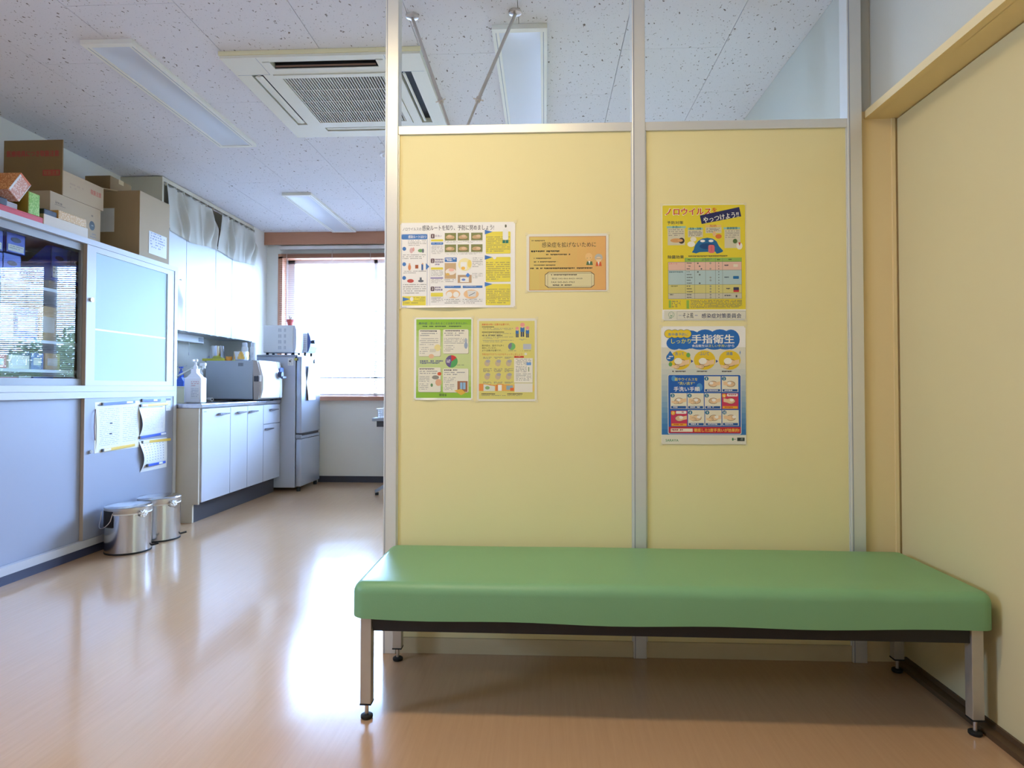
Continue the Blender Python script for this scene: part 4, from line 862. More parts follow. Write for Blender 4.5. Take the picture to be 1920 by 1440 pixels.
obj('clip', bx(-2.314, 5.772, 1.211, -2.284, 5.7797, 1.233, 0.002), mat('olive_plastic', (176, 168, 76), 0.5), mgn); obj('clip_end', bx(-2.2842, 5.771, 1.21, -2.280, 5.7797, 1.234), M_DARK, mgn)
fn_ = thing('fridge_notice', 'white sheets with curled edge hanging on the fridge door', 'paper', (-2.23, 6.05, 0.84))
obj('paper', MB().grid(lambda a, b: (-2.2415+0.02*(1-a)*abs(math.cos(math.pi*b))+0.001, 5.89+0.24*a, 0.842+0.33*b), 8, 20), M_PAPER, fn_, smooth=True, fix=False)
obj('brown_sheet', MB().grid(lambda a, b: (-2.2422+0.012*(1-a)*(1-b), 5.895+0.2*a, 0.84+0.16*b), 6, 8), mat('brown_paper', (178, 132, 104), 0.7), fn_, smooth=True, fix=False)
mr = thing('round_magnet', 'round pale magnet near the top of the fridge door', 'magnet', (-2.24, 6.1, 1.2))
obj('disc', MB().tube((-2.2428, 6.10, 1.215), (-2.232, 6.10, 1.215), 0.02), M_WHITEP, mr, smooth=True); obj('disc_rim', MB().tube((-2.2427, 6.10, 1.215), (-2.236, 6.10, 1.215), 0.022), M_GREYP, mr, smooth=True)
ZF = 1.2645
mw = thing('microwave_oven', 'white microwave oven with slotted side on top of the fridge', 'microwave', (-2.5, 6.0, ZF))
obj('cabinet', bx(-2.64, 5.845, 1.288, -2.355, 6.02, 1.545, 0.006), M_WHITEP, mw)
obj('door_front', MB().prism([(5.847, 1.29), (6.018, 1.29), (6.018, 1.543), (5.847, 1.543)], 'x', -2.353, -2.338).prism([(-2.338, 1.292), (-2.328, 1.33), (-2.324, 1.42), (-2.328, 1.51), (-2.338, 1.541)], 'y', 5.847, 6.018), mat('microwave_front', (206, 208, 220), 0.4), mw)
mb = MB()
for r in range(4):
    for c in (0, 1, 2, 5, 6): mb.box(-2.495+c*0.011, 5.8436, 1.318+r*0.055, -2.492+c*0.011, 5.846, 1.350+r*0.055)
obj('vent_slots', mb, M_GREYP, mw)
for x in (-2.61, -2.36):
    for y in (5.87, 6.0): obj('foot', MB().tube((x, y, ZF), (x, y, 1.289), 0.012), M_RUB, mw)
pp_ = thing('flower_pot', 'tiny red clay pot on top of the microwave', 'pot', (-2.42, 5.93, 1.5455))
obj('pot', MB().lathe((-2.42, 5.93, 1.5455), [(0.020, 0), (0.027, 0.038), (0.033, 0.038), (0.035, 0.06), (0.030, 0.06), (0.028, 0.05)]), mat('terracotta', (176, 74, 66), 0.7), pp_, smooth=True)
obj('sprig', MB().tube((-2.42, 5.93, 1.595), (-2.425, 5.925, 1.64), 0.003).tube((-2.42, 5.93, 1.595), (-2.41, 5.935, 1.63), 0.003), mat('sprig_green', (90, 96, 70), 0.8), pp_)
tr = thing('toaster_oven', 'small white louvred appliance with dark rounded front behind the microwave', 'toaster', (-2.38, 6.15, ZF))
obj('cabinet', bx(-2.55, 6.06, 1.30, -2.30, 6.26, 1.49, 0.006), M_WHITEP, tr)
mb = MB()
for k in range(9): mb.box(-2.40, 6.0586, 1.325+k*0.018, -2.31, 6.061, 1.328+k*0.018)
obj('louvres', mb, M_GREYP, tr)
obj('front_door', MB().prism([(-2.30, 1.30), (-2.288, 1.315), (-2.272, 1.36), (-2.268, 1.40), (-2.272, 1.45), (-2.288, 1.49), (-2.30, 1.505)], 'y', 6.06, 6.26), mat('dark_glass_door', (70, 84, 130), 0.3), tr)
obj('front_knob', MB().tube((-2.27, 6.10, 1.405), (-2.238, 6.10, 1.405), 0.018), M_DARK, tr)
for x in (-2.52, -2.33):
    for y in (6.08, 6.24): obj('foot', MB().tube((x, y, ZF), (x, y, 1.301), 0.012), M_RUB, tr)

# desk behind the partition
dk = thing('desk', 'grey office desk half hidden behind the partition post', 'desk', (-0.95, 5.92, 0))
obj('desk_top', bx(-1.535, 5.60, 0.662, -0.35, 6.22, 0.69, 0.004), M_GREYP, dk)
obj('modesty_rail', bx(-1.50, 5.63, 0.61, -0.40, 5.68, 0.661), M_DARK, dk)
for x, s_ in ((-1.40, -1), (-0.48, 1)):
    lg = obj('leg', bx(x-0.03, 5.88, 0.06, x+0.03, 5.96, 0.662, 0.004), M_GREYP, dk)
    obj('foot_bar', MB().prism([(5.62, 0.02), (5.62, 0.05), (5.86, 0.10), (5.98, 0.10), (6.2, 0.05), (6.2, 0.02)], 'x', x-0.03, x+0.03), M_GREYP, lg)
    obj('side_brace', MB().prism([(x+s_*0.11, 0.02), (x+s_*0.115, 0.045), (x, 0.12), (x, 0.08)], 'y', 5.63, 5.67), M_GREYP, lg)
    obj('foot_glide', MB().tube((x, 5.66, 0), (x, 5.66, 0.022), 0.02).tube((x+s_*0.10, 5.65, 0), (x+s_*0.10, 5.65, 0.022), 0.016), M_RUB, lg)
bk = thing('wire_basket', 'small white lattice basket on the desk at the partition edge', 'basket', (-1.43, 5.72, 0.69))
mb = MB().box(-1.495, 5.66, 0.6905, -1.365, 5.79, 0.694)
for k in range(7):
    t_ = k/6; mb.box(-1.497+0.13*t_-0.002, 5.656, 0.694, -1.497+0.13*t_+0.004, 5.660, 0.765).box(-1.497+0.13*t_-0.002, 5.79, 0.694, -1.497+0.13*t_+0.004, 5.794, 0.765)
    mb.box(-1.501, 5.658+0.13*t_-0.002, 0.694, -1.497, 5.658+0.13*t_+0.004, 0.765).box(-1.363, 5.658+0.13*t_-0.002, 0.694, -1.359, 5.658+0.13*t_+0.004, 0.765)
for z in (0.71, 0.728, 0.746): mb.box(-1.501, 5.656, z, -1.359, 5.660, z+0.004).box(-1.501, 5.79, z, -1.359, 5.794, z+0.004).box(-1.501, 5.656, z, -1.497, 5.794, z+0.004).box(-1.363, 5.656, z, -1.359, 5.794, z+0.004)
obj('lattice', mb, M_WHITEP, bk)
obj('basket_rim', MB().box(-1.512, 5.645, 0.762, -1.496, 5.805, 0.772).box(-1.364, 5.645, 0.762, -1.348, 5.805, 0.772).box(-1.496, 5.645, 0.762, -1.364, 5.661, 0.772).box(-1.496, 5.789, 0.762, -1.364, 5.805, 0.772), M_WHITEP, bk)
pump_bottle('spray_bottle', 'white bottle standing inside the lattice basket', -1.435, 5.72, 0.6945, 0.05, 0.05, 0.16, M_WHITEP, mat('pale_blue_cap', (190, 206, 236), 0.4), False, False, group='bottles on the desk')

# ------------------------------------------------------------------ pedal bins
def pedal_bin(x, y, label, rx=0.122, h=0.272):
    t = thing('pedal_bin', label, 'waste bin', (x, y, 0), group='steel pedal bins')
    obj('base_ring', MB().lathe((x, y, 0.0), [(rx+0.0015, 0), (rx+0.0015, 0.010)], 40), M_RUB, t)
    obj('bin_wall', MB().lathe((x, y, 0.010), [(rx, 0), (rx, h-0.05)], 48), M_STEEL, t, smooth=True)
    obj('top_band', MB().lathe((x, y, h-0.038), [(rx+0.001, 0), (rx+0.002, 0.002), (rx+0.002, 0.030), (rx-0.002, 0.034)], 48), M_CHROME, t, smooth=True)
    obj('lid', MB().lathe((x, y, h-0.006), [(rx+0.001, 0), (rx-0.004, 0.005), (rx*0.6, 0.010), (0.001, 0.012)], 48), M_STEEL, t, smooth=True)
    ang = math.radians(-118)
    mb = MB()
    n = 10
    for k in range(n):       # curved black grip plate
        a0 = ang-0.42+0.84*k/n; a1 = ang-0.42+0.84*(k+1)/n; r = rx+0.003
        mb.quad((x+r*math.cos(a0), y+r*math.sin(a0), h-0.115), (x+r*math.cos(a1), y+r*math.sin(a1), h-0.115), (x+r*math.cos(a1), y+r*math.sin(a1), h-0.022), (x+r*math.cos(a0), y+r*math.sin(a0), h-0.022))
    obj('grip_plate', mb, M_BLACK, t, smooth=True)
    pts = []
    for k in range(13):
        a = ang-0.46+0.92*k/12; r = rx+0.012+0.02*math.sin(math.pi*k/12); pts.append((x+r*math.cos(a), y+r*math.sin(a), h-0.03-0.085*math.sin(math.pi*k/12)**0.5))
    obj('wire_handle', MB().path(pts, 0.0022, 6), M_CHROME, t, smooth=True)
    pa = math.radians(28); d = Vector((math.cos(pa), math.sin(pa), 0))
    c = Vector((x, y, 0))+d*rx
    obj('pedal', MB().path([tuple(c+Vector((0, 0, 0.02))), tuple(c+d*0.035+Vector((0, 0, 0.028)))], 0.006, 8), M_RUB, t)
    bl = obj('bag_edge', MB().lathe((x, y, h-0.045), [(rx+0.0008, 0), (rx+0.0016, 0.003), (rx+0.0008, 0.007)], 40), M_PAPER, t)
    bm = bmesh.new(); bmesh.ops.create_icosphere(bm, subdivisions=3, radius=0.022)
    for v in bm.verts:
        n_ = v.co.normalized(); v.co = Vector((x, y, 0))+Vector((math.cos(-0.35), math.sin(-0.35), 0))*(rx+0.004)+Vector((0, 0, h-0.042))+Vector((n_.x*0.016, n_.y*0.03, n_.z*0.02))*(1+random.uniform(-0.25, 0.25))
    obj('bag_knot', MB().bm(bm), M_PAPER, t)
pedal_bin(-2.455, 3.655, 'steel pedal bin, the nearer of two, with black side grip')
pedal_bin(-2.455, 3.955, 'steel pedal bin, the further one, beside the kitchen unit')

# ------------------------------------------------------------------ posters on the partition
def poster(name, label, X0, X1, Z1, Z0, zr, curl=None, lam=False, cat='poster'):
    """zr: (x0, y0, x1, y1) of the sheet in its own drawing units"""
    xm = (X0+X1)/2; yf = part_y(xm)+0.0108
    t = thing(name, label, cat, (xm, yf, Z0), (0, 0, PR), group='posters taped to the partition')
    W, Hh = X1-X0, Z1-Z0
    def cf(u, v): # v from 0 bottom to 1 top ; curl only in the bottom margin
        o = 0.0012
        if curl: o += curl[2]*max(0, 1-v/0.024)*max(0, math.sin(math.pi*min(1, max(0, (u-curl[0])/(curl[1]-curl[0])))))
        return (W*(u-0.5), -o, Hh*v)
    me = MB()
    n, m_ = 30, 40; me.grid(cf, n, m_)
    me.quad((-W/2, 0, 0), (W/2, 0, 0), (W/2, 0, Hh), (-W/2, 0, Hh))
    obj('sheet', me, M_LAM if lam else mat('poster_paper', (246, 245, 240), 0.5), t, local=True, fix=False)
    for sx in (-1, 1):
        for zz in (0.0, Hh):
            obj('tape_piece', MB().box(sx*W/2-0.005, -0.0021, zz-0.005, sx*W/2+0.005, -0.0013, zz+0.005), M_TAPE, t, local=True)
    fx = lambda x, y, d: (W*((x-zr[0])/(zr[2]-zr[0])-0.5), -0.0014-d*0.35, Hh*(1-(y-zr[1])/(zr[3]-zr[1])))
    pr = Print(fx)
    def fin(nm='print'):
        ms = [mat('ink_%d_%d_%d' % c, c, 0.4) for c in pr.cols]
        return obj(nm, pr.mb, ms, t, local=True, fix=False)
    return t, pr, fin
GR = (120, 120, 118); BL = (74, 128, 196); YE = (236, 222, 84); WH = (244, 243, 236); DK = (60, 58, 60)
# 1: infection route poster
t, p, fin = poster('poster', 'large white landscape poster with yellow boxes at its right, top left of the partition', -0.532, -0.107, 1.571, 1.257, (90, 100, 1805, 1310), curl=(0.05, 0.75, 0.009))
p.T((84, 84, 90), 'ノロウイルスの', 130, 410, 168, 212); p.T((70, 70, 76), '感染ルートを知り、予防に努めましょう!', 422, 1490, 138, 214, bold=0.008)
p.frame((150, 165, 195), 112, 262, 502, 1302, 5); p.RR(BL, 115, 265, 500, 338, 20); p.T(WH, '感染ルートは3つ', 215, 484, 278, 322, bold=0.02)
p.L(GR, 210, 485, 348, 440, 4)
for y in (470, 690, 885): p.E(BL, 155, y, 28, 28)
p.E((226, 190, 190), 262, 495, 26, 40).E((226, 170, 160), 292, 480, 16, 30).E((120, 170, 110), 400, 498, 40, 24).E((110, 120, 130), 435, 500, 16, 30)
p.L(GR, 130, 485, 553, 630, 3); p.E((230, 150, 96), 235, 735, 22, 42).E((232, 180, 140), 235, 690, 14, 14).R((176, 96, 58), 320, 700, 366, 752).R((70, 110, 170), 412, 690, 440, 775).E((230, 190, 150), 430, 685, 12, 12)
p.L(GR, 145, 485, 785, 835, 2); p.E((206, 90, 80), 250, 928, 50, 26).E((110, 116, 126), 405, 930, 42, 18).R((110, 116, 126), 388, 880, 418, 930); p.L(GR, 140, 485, 975, 1125, 5)
p.R(YE, 130, 1145, 480, 1275).poly(BL, [(135, 1158), (245, 1187), (135, 1218)]).E(WH, 270, 1185, 26, 30); p.L((120, 110, 50), 300, 472, 1160, 1230, 3); p.L((120, 110, 50), 150, 470, 1235, 1265, 1)
p.poly(BL, [(480, 675), (530, 725), (480, 775)]); p.R((170, 170, 180), 538, 250, 541, 1280)
for y, s_ in ((262, '1'), (612, '2'), (1010, '3')): p.RR((112, 88, 92), 552, y, 608, y+64, 12); p.T(WH, s_, 575 if s_ == '1' else 570, 584 if s_ == '1' else 590, y+14, y+50, bold=0.02)
p.T((130, 120, 150), '手洗い', 616, 712, 276, 308); p.L((130, 120, 150), 616, 742, 616, 720, 3, h=26, dens=0.95); p.L((130, 120, 150), 616, 745, 1012, 1078, 2, h=26, dens=0.95)
for y0, y1 in ((340, 368), (738, 770), (1098, 1152)): p.RR(YE, 555, y0, 736, y1, 8)
p.RR(BL, 555, 382, 736, 416, 8); p.L(WH, 566, 725, 392, 410, 1); p.L(GR, 560, 738, 428, 556, 7); p.L(GR, 560, 738, 780, 868, 5); p.R((150, 140, 190), 550, 880, 736, 898); p.L(GR, 560, 738, 906, 968, 4); p.L(GR, 560, 738, 1165, 1245, 4)
for r, y in enumerate((250, 415)):
    for c, x in enumerate((760, 952, 1152)):
        p.R((136, 140, 86), x, y, x+169, y+108); p.E((206, 172, 128), x+80, y+62, 66, 30); p.E((226, 196, 160), x+70+20*c, y+45+10*r, 34, 18); p.R((110, 90, 70), x+20, y+85, x+150, y+90)
    p.L(GR, 760, 1320, y+118, y+150, 2, dens=0.6)
p.RR(BL, 760, 600, 940, 662, 8); p.L(WH, 772, 925, 612, 655, 2, h=18); p.R((206, 176, 134), 760, 678, 928, 900); p.E((244, 236, 224), 850, 800, 80, 46).E((238, 190, 176), 860, 775, 40, 22).E((226, 186, 90), 805, 838, 28, 18); p.L(GR, 760, 930, 912, 960, 2)
p.E((246, 236, 176), 1060, 700, 100, 90).RR((246, 246, 240), 995, 665, 1090, 770, 12).E((240, 190, 80), 1035, 752, 30, 22).E((246, 226, 120), 1130, 690, 30, 55)
p.L(GR, 1172, 1322, 605, 750, 6); p.R((196, 164, 128), 955, 848, 1160, 960).R(WH, 990, 880, 1120, 950).E((110, 140, 210), 1040, 915, 28, 16).poly((80, 140, 220), [(1105, 818), (1138, 852), (1105, 886), (1072, 852)]); p.L(GR, 1172, 1322, 825, 905, 4)
p.R(BL, 760, 1000, 1000, 1032).R(BL, 1030, 1000, 1322, 1032); p.L(WH, 770, 980, 1008, 1026, 1); p.L(WH, 1040, 1270, 1008, 1026, 1)
p.E((240, 200, 150), 885, 1115, 108, 62).E(WH, 830, 1125, 44, 40).E(WH, 930, 1125, 44, 40).E((240, 200, 150), 1155, 1120, 112, 66).poly((226, 226, 222), [(1095, 1070), (1235, 1070), (1222, 1155), (1110, 1155)]).poly((90, 100, 120), [(1120, 1140), (1210, 1095), (1214, 1102), (1124, 1147)])
p.L(GR, 760, 995, 1190, 1265, 3); p.L(GR, 1030, 1320, 1190, 1265, 3)
for y0, y1 in ((238, 550), (598, 948), (978, 1278)):
    p.RR(YE, 1370, y0, 1736, y1, 14); p.L((150, 130, 50), 1378, 1725, y0+70, y1-15, int((y1-y0)/36), h=16, dens=0.85); p.poly(BL, [(1355, y0-28), (1470, y0+2), (1355, y0+38)])
p.RR((240, 242, 238), 1620, 200, 1702, 356, 20).R((30, 120, 110), 1618, 358, 1658, 404).R((30, 120, 110), 1664, 358, 1704, 404).E((110, 110, 90), 1665, 160, 14, 22).E(WH, 1500, 600, 26, 30)
fin()
# 2: orange notice
t, p, fin = poster('poster', 'laminated orange notice with a white framed box, right of the large white poster', -0.066, 0.232, 1.525, 1.314, (150, 60, 1735, 1175), lam=True)
for k in range(8):
    f_ = k/7; p.R((int(222+10*f_), int(198-18*f_), int(112-4*f_)), 205+185*k, 110, 205+185*(k+1), 1150)
p.frame((190, 100, 60), 205, 110, 1685, 1150, 7)
p.L((80, 60, 40), 250, 640, 182, 208, 1, h=20); p.T((40, 44, 44), '感染症を拡げないために', 450, 1492, 222, 322, bold=0.004)
p.L((40, 40, 36), 240, 1115, 380, 420, 1, h=34, dens=0.9); p.L((50, 48, 40), 530, 1285, 448, 480, 1, h=28, dens=0.9)
for y in (522, 590, 655): p.L((60, 56, 46), 295, 785, y, y+26, 1, h=22, dens=0.85)
p.L((50, 46, 40), 225, 1600, 712, 748, 1, h=30, dens=0.9)
def plaque(c, e_): p.poly(c, [(575+e_, 795+e_), (1395-e_, 795+e_), (1462-e_, 845+e_), (1462-e_, 1056-e_), (1395-e_, 1106-e_), (575+e_, 1106-e_), (508+e_, 1056-e_), (508+e_, 845+e_)])
plaque((96, 74, 54), 0); plaque((226, 216, 168), 9); p.frame((120, 100, 74), 560, 826, 1410, 1080, 5)
p.L((60, 54, 44), 628, 1230, 842, 872, 1, h=26, dens=0.9); p.T((60, 54, 44), '電話 045-866-8425~8428', 642, 1230, 908, 940); p.T((60, 54, 44), 'FAX 045-865-3963', 632, 1080, 978, 1010); p.L((60, 54, 44), 660, 1100, 1040, 1072, 1, h=26, dens=0.9)
p.E((236, 196, 130), 1355, 505, 68, 70).R((60, 50, 40), 1318, 530, 1330, 540).R((60, 50, 40), 1382, 525, 1394, 535).poly((84, 116, 76), [(1320, 598), (1420, 598), (1432, 668), (1305, 668)]).poly(WH, [(1345, 590), (1385, 590), (1368, 660)])
p.E((190, 190, 178), 1545, 525, 76, 72).E((240, 208, 160), 1545, 560, 52, 46).R((90, 90, 80), 1500, 545, 1590, 552).poly((222, 100, 56), [(1500, 612), (1590, 612), (1604, 690), (1486, 690)]).poly(WH, [(1525, 606), (1562, 606), (1545, 690)])
fin()
# 3: green poster
t, p, fin = poster('poster', 'green portrait poster with white boxes and a pie chart, lower left on the partition', -0.478, -0.262, 1.221, 0.919, (90, 95, 960, 1320), curl=(0.1, 0.42, 0.004))
for k in range(14):
    f_ = abs(k/13-0.5)*2; f_ = f_**2.2; p.R((int(206-56*f_), int(220-22*f_), int(150-88*f_)), 122, 122+83.4*k, 938, 122+83.4*(k+1))
p.T((50, 64, 110), '熱中症', 160, 285, 166, 200, bold=0.02); p.T((60, 74, 110), '~思いあたることはありませんか?~', 310, 885, 168, 200, bold=0.008); p.L((60, 90, 60), 215, 845, 218, 242, 1, h=20, dens=0.9)
for x0, y0, x1, y1 in ((160, 275, 482, 672), (520, 272, 897, 632), (155, 838, 487, 1202), (520, 855, 897, 1207)):
    p.RR((150, 150, 120), x0+5, y0+6, x1+5, y1+6, 20); p.RR((238, 234, 214), x0, y0, x1, y1, 20)
    p.L(DK, x0+18, x1-20, y0+14, y0+34, 1, h=18, dens=0.92); p.L(GR, x0+20, x1-50, y0+50, y0+110, 2, h=16, dens=0.8)
    p.L((140, 138, 128), x0+16, x0+(x1-x0)*(0.9 if y0 < 800 else 0.5), y0+130, y0+(y1-y0)*0.62, 4, h=12); p.L((140, 138, 128), x0+16, x0+(x1-x0)*0.45, y0+(y1-y0)*0.66, y1-20, 4, h=12)
p.E((236, 222, 150), 440, 545, 48, 50).RR((220, 216, 196), 322, 562, 412, 612, 8).E((230, 190, 150), 348, 672, 40, 34).E((180, 190, 196), 860, 440, 20, 34).E((160, 176, 196), 860, 510, 26, 50)
p.E((110, 96, 140), 648, 748, 90, 92, 28).E((210, 60, 56), 648, 748, 90, 92, 8, -95, -35, True).E((90, 170, 96), 648, 748, 90, 92, 14, -35, 102, True); p.L(WH, 575, 630, 722, 775, 3, h=12)
p.L((60, 70, 110), 180, 520, 732, 790, 2, h=24, dens=0.93); p.L(GR, 730, 895, 798, 812, 1, h=11)
p.E((222, 100, 60), 468, 932, 30, 26).E((150, 144, 130), 410, 985, 52, 30).E((230, 178, 138), 455, 1060, 46, 52).E((110, 150, 100), 355, 1100, 18, 26)
p.R((166, 112, 76), 735, 1040, 885, 1200).R((150, 190, 220), 775, 1060, 855, 1160).R((120, 100, 80), 811, 1060, 819, 1165).poly((228, 182, 70), [(690, 1180), (790, 1155), (860, 1210), (790, 1250)])
p.T((50, 60, 50), '環境省', 465, 577, 1226, 1266, bold=0.01)
fin()
# 4: yellow poster
t, p, fin = poster('poster', 'pale yellow portrait poster with three small blue figures, beside the green poster', -0.246, -0.028, 1.217, 0.915, (90, 60, 1005, 1335), lam=True)
p.R((226, 216, 122), 120, 100, 972, 1302); p.T((210, 80, 50), '高齢者は特に注意が必要です。', 162, 590, 138, 170, bold=0.02)
for y in (185, 265, 318): p.L(DK, 165, 530, y, y+20, 1, h=16, dens=0.9); p.L((130, 124, 90), 180, 645, y+26, y+62, 2, h=11, dens=0.75)
p.L((130, 124, 90), 165, 645, 395, 440, 2, h=11)
for cx, cy_, s_ in ((785, 160, 1.0), (705, 215, 0.75), (862, 208, 0.8)):
    p.E((236, 160, 150), cx, cy_, 36*s_, 32*s_).R((60, 116, 180), cx-32*s_, cy_+40*s_, cx+32*s_, cy_+110*s_).R((40, 60, 96), cx-26*s_, cy_+110*s_, cx-4*s_, cy_+185*s_).R((40, 60, 96), cx+4*s_, cy_+110*s_, cx+26*s_, cy_+185*s_).E((240, 190, 170), cx, cy_+36*s_, 16*s_, 14*s_)
p.L(GR, 735, 850, 378, 402, 2, h=10)
p.T((70, 66, 60), '熱中症は、室内でも多く', 165, 500, 465, 493, bold=0.015); p.T((70, 66, 60), '発生しています。', 165, 388, 503, 530, bold=0.015); p.T((70, 66, 60), 'より注意が必要です。', 165, 468, 541, 569, bold=0.015)
p.E((120, 190, 110), 622, 493, 56, 56, 26).E((130, 130, 150), 622, 493, 56, 56, 12, 120, 270, True).R((190, 196, 206), 795, 455, 920, 540); p.L(GR, 560, 735, 556, 572, 1, h=10); p.L(GR, 755, 935, 556, 572, 1, h=10)
p.T((212, 110, 50), '予防法ができているかをチェックしましょう', 165, 782, 598, 630, bold=0.01); p.E((230, 230, 210), 835, 610, 22, 20)
for y in (750, 955):
    for x in (245, 410, 575): p.E((206, 186, 150), x, y, 42, 50); p.E((176, 172, 176), x+14, y-30, 34, 24); p.L((120, 110, 80), x-60, x+70, y-95, y-65, 2, h=12, dens=0.85); p.L((120, 110, 80), x-60, x+70, y+82, y+112, 2, h=12, dens=0.85)
for k in range(9): p.R((236, int(150+7*k), int(70+5*k)), 120+94*k, 1068+8*(k % 3), 120+94*(k+1), 1178)
p.poly((226, 230, 216), [(190, 1075), (365, 1105), (365, 1180), (190, 1180)]).E((150, 190, 120), 250, 1130, 36, 26).R((224, 120, 60), 388, 1080, 404, 1180).R(WH, 412, 1085, 470, 1175).R((150, 180, 190), 540, 1095, 640, 1160).R((232, 110, 50), 598, 1130, 655, 1178)
p.R((200, 195, 150), 665, 680, 947, 1055).R((240, 236, 220), 658, 674, 940, 1048).R((206, 70, 50), 660, 640, 806, 668); p.L(WH, 700, 795, 648, 664, 1); p.L((120, 120, 118), 685, 920, 685, 790, 5, h=12); p.L((120, 120, 118), 685, 850, 800, 900, 5, h=12); p.L((120, 120, 118), 685, 920, 912, 1030, 5, h=12); p.R((110, 160, 220), 848, 740, 918, 782).R((120, 150, 90), 875, 810, 888, 880)
p.R((238, 234, 220), 665, 1060, 940, 1196); p.L(DK, 160, 510, 1216, 1240, 1, h=18, dens=0.92); p.L(DK, 555, 935, 1216, 1240, 1, h=18, dens=0.92); p.L(GR, 160, 540, 1245, 1258, 1, h=9); p.L(GR, 555, 900, 1245, 1265, 1, h=9)
fin()
# 5: yellow norovirus poster
t, p, fin = poster('poster', 'bright yellow poster with red heading and a blue blob drawing, upper right panel', 0.424, 0.722, 1.627, 1.207, (90, 85, 1045, 1395))
p.R((232, 212, 56), 96, 92, 1042, 1272)
p.T(WH, 'ノロウイルス', 128, 660, 122, 208, bold=0.07); p.T((206, 44, 44), 'ノロウイルス', 134, 655, 127, 203, bold=0.035); p.T((206, 44, 44), 'を', 668, 720, 125, 175, bold=0.03)
p.poly((38, 42, 92), [(525, 212), (975, 120), (998, 226), (546, 308)]); p.T((244, 243, 230), 'やっつけよう!!', 560, 968, 235, 300, bold=0.03, rot=9.5)
p.T((30, 60, 70), '予防対策', 150, 335, 272, 308, bold=0.03)
for x0, x1, y, s_, a, b in ((145, 365, 330, '手洗い', 208, 305), (390, 560, 350, '洗浄・消毒', 405, 540), (585, 770, 320, '加熱', 636, 716), (795, 985, 348, '健康管理', 832, 952)):
    p.R((150, 200, 190) if x0 != 585 else (236, 200, 120), x0, y, x1, y+22); p.T((40, 90, 110) if x0 != 585 else (200, 110, 50), s_, a, b, y-4, y+24, bold=0.02)
for x0, y0, x1, y1 in ((156, 356, 352, 545), (388, 376, 560, 456), (590, 346, 772, 412), (806, 376, 986, 582)):
    p.R((214, 208, 180), x0, y0, x1, y1); p.L((110, 104, 90), x0+12, x1-12, y0+10, y0+(y1-y0)*(0.5 if y1 > 500 else 0.9), 4, h=11)
p.E((216, 160, 100), 255, 492, 70, 24).E((60, 50, 44), 315, 495, 34, 34).E((224, 170, 110), 300, 492, 30, 16).E((236, 232, 214), 450, 480, 36, 26).E((240, 238, 226), 425, 535, 44, 32).E((230, 190, 140), 690, 420, 20, 30).E((224, 120, 60), 738, 450, 36, 26).E((80, 110, 60), 926, 505, 26, 26).E((240, 236, 226), 975, 560, 34, 40).poly((200, 70, 50), [(962, 520), (990, 520), (976, 560)])
dome = [(432, 628), (452, 600), (470, 545), (505, 500), (550, 474), (610, 464), (670, 474), (715, 505), (742, 560), (790, 612), (778, 628), (742, 640), (715, 645), (700, 622), (520, 626), (482, 640)]
p.poly((36, 108, 160), dome).E((24, 76, 130), 610, 560, 90, 34).E(WH, 556, 500, 28, 14).E(WH, 652, 500, 28, 14).RR((224, 116, 120), 620, 545, 692, 637, 20).R((190, 80, 90), 654, 560, 658, 620)
p.T((30, 60, 70), '除菌効果', 158, 340, 660, 698, bold=0.03); p.L((90, 90, 60), 360, 880, 664, 686, 1, h=16, dens=0.9)
p.R((150, 190, 90), 350, 690, 996, 736).R((232, 192, 172), 160, 736, 998, 830).R((182, 206, 206), 160, 830, 998, 992).R((214, 206, 128), 160, 992, 998, 1090).R((204, 200, 178), 160, 1090, 998, 1152)
for y in (736, 830, 992, 1090, 1152): p.R((120, 130, 110), 160, y-1, 998, y+2)
for x in (160, 356, 462, 587, 700, 781, 997): p.R((120, 130, 110), x-1, 690 if x > 300 else 736, x+2, 1152)
p.L((70, 80, 50), 375, 440, 705, 724, 1, h=14); p.L((70, 80, 50), 545, 660, 698, 726, 2, h=11); p.L((70, 80, 50), 850, 915, 705, 724, 1, h=14); p.L((70, 80, 50), 722, 756, 705, 724, 1, h=14)
p.T((206, 60, 70), 'エタノール', 170, 266, 744, 762, bold=0.01); p.L((80, 110, 120), 172, 342, 842, 860, 1, h=15, dens=0.92); p.L((130, 130, 70), 172, 342, 1002, 1020, 1, h=14, dens=0.85); p.L((80, 80, 70), 178, 242, 1098, 1116, 1, h=15, dens=0.95)
for k, y in enumerate((745, 778, 808, 842, 874, 906, 938, 970, 1004, 1034, 1066, 1100, 1130)):
    p.L((80, 84, 84), 372, 442, y, y+14, 1, h=12, dens=0.9); p.E((96, 100, 96), 738, y+7, 6, 6, 8)
    if k in (0, 2, 5, 6, 8, 9, 10, 11, 12): p.E((90, 94, 96), 643, y+7, 10, 9, 10); p.E((204, 200, 180), 643, y+7, 6, 5, 10)
    if k in (0, 1, 2, 3, 4, 7): p.E((90, 94, 96), 500+20*(k % 3), y+7, 10, 8, 10)
for y in (770, 905, 1032, 1110): p.L((60, 70, 90), 802, 885, y, y+18, 1, h=15, dens=0.9)
p.RR((36, 112, 170), 900, 898, 966, 930, 6).RR((50, 56, 90), 903, 1024, 966, 1060, 6).R((200, 50, 60), 903, 1056, 966, 1078).R((90, 90, 90), 928, 1112, 946, 1138).R((236, 226, 200), 905, 765, 955, 795)
p.R((150, 190, 80), 165, 1168, 192, 1252).R((150, 190, 80), 368, 1168, 398, 1262); p.L((90, 90, 60), 200, 300, 1175, 1255, 4, h=12, dens=0.6); p.L((90, 90, 60), 415, 1000, 1168, 1258, 6, h=9, dens=0.8)
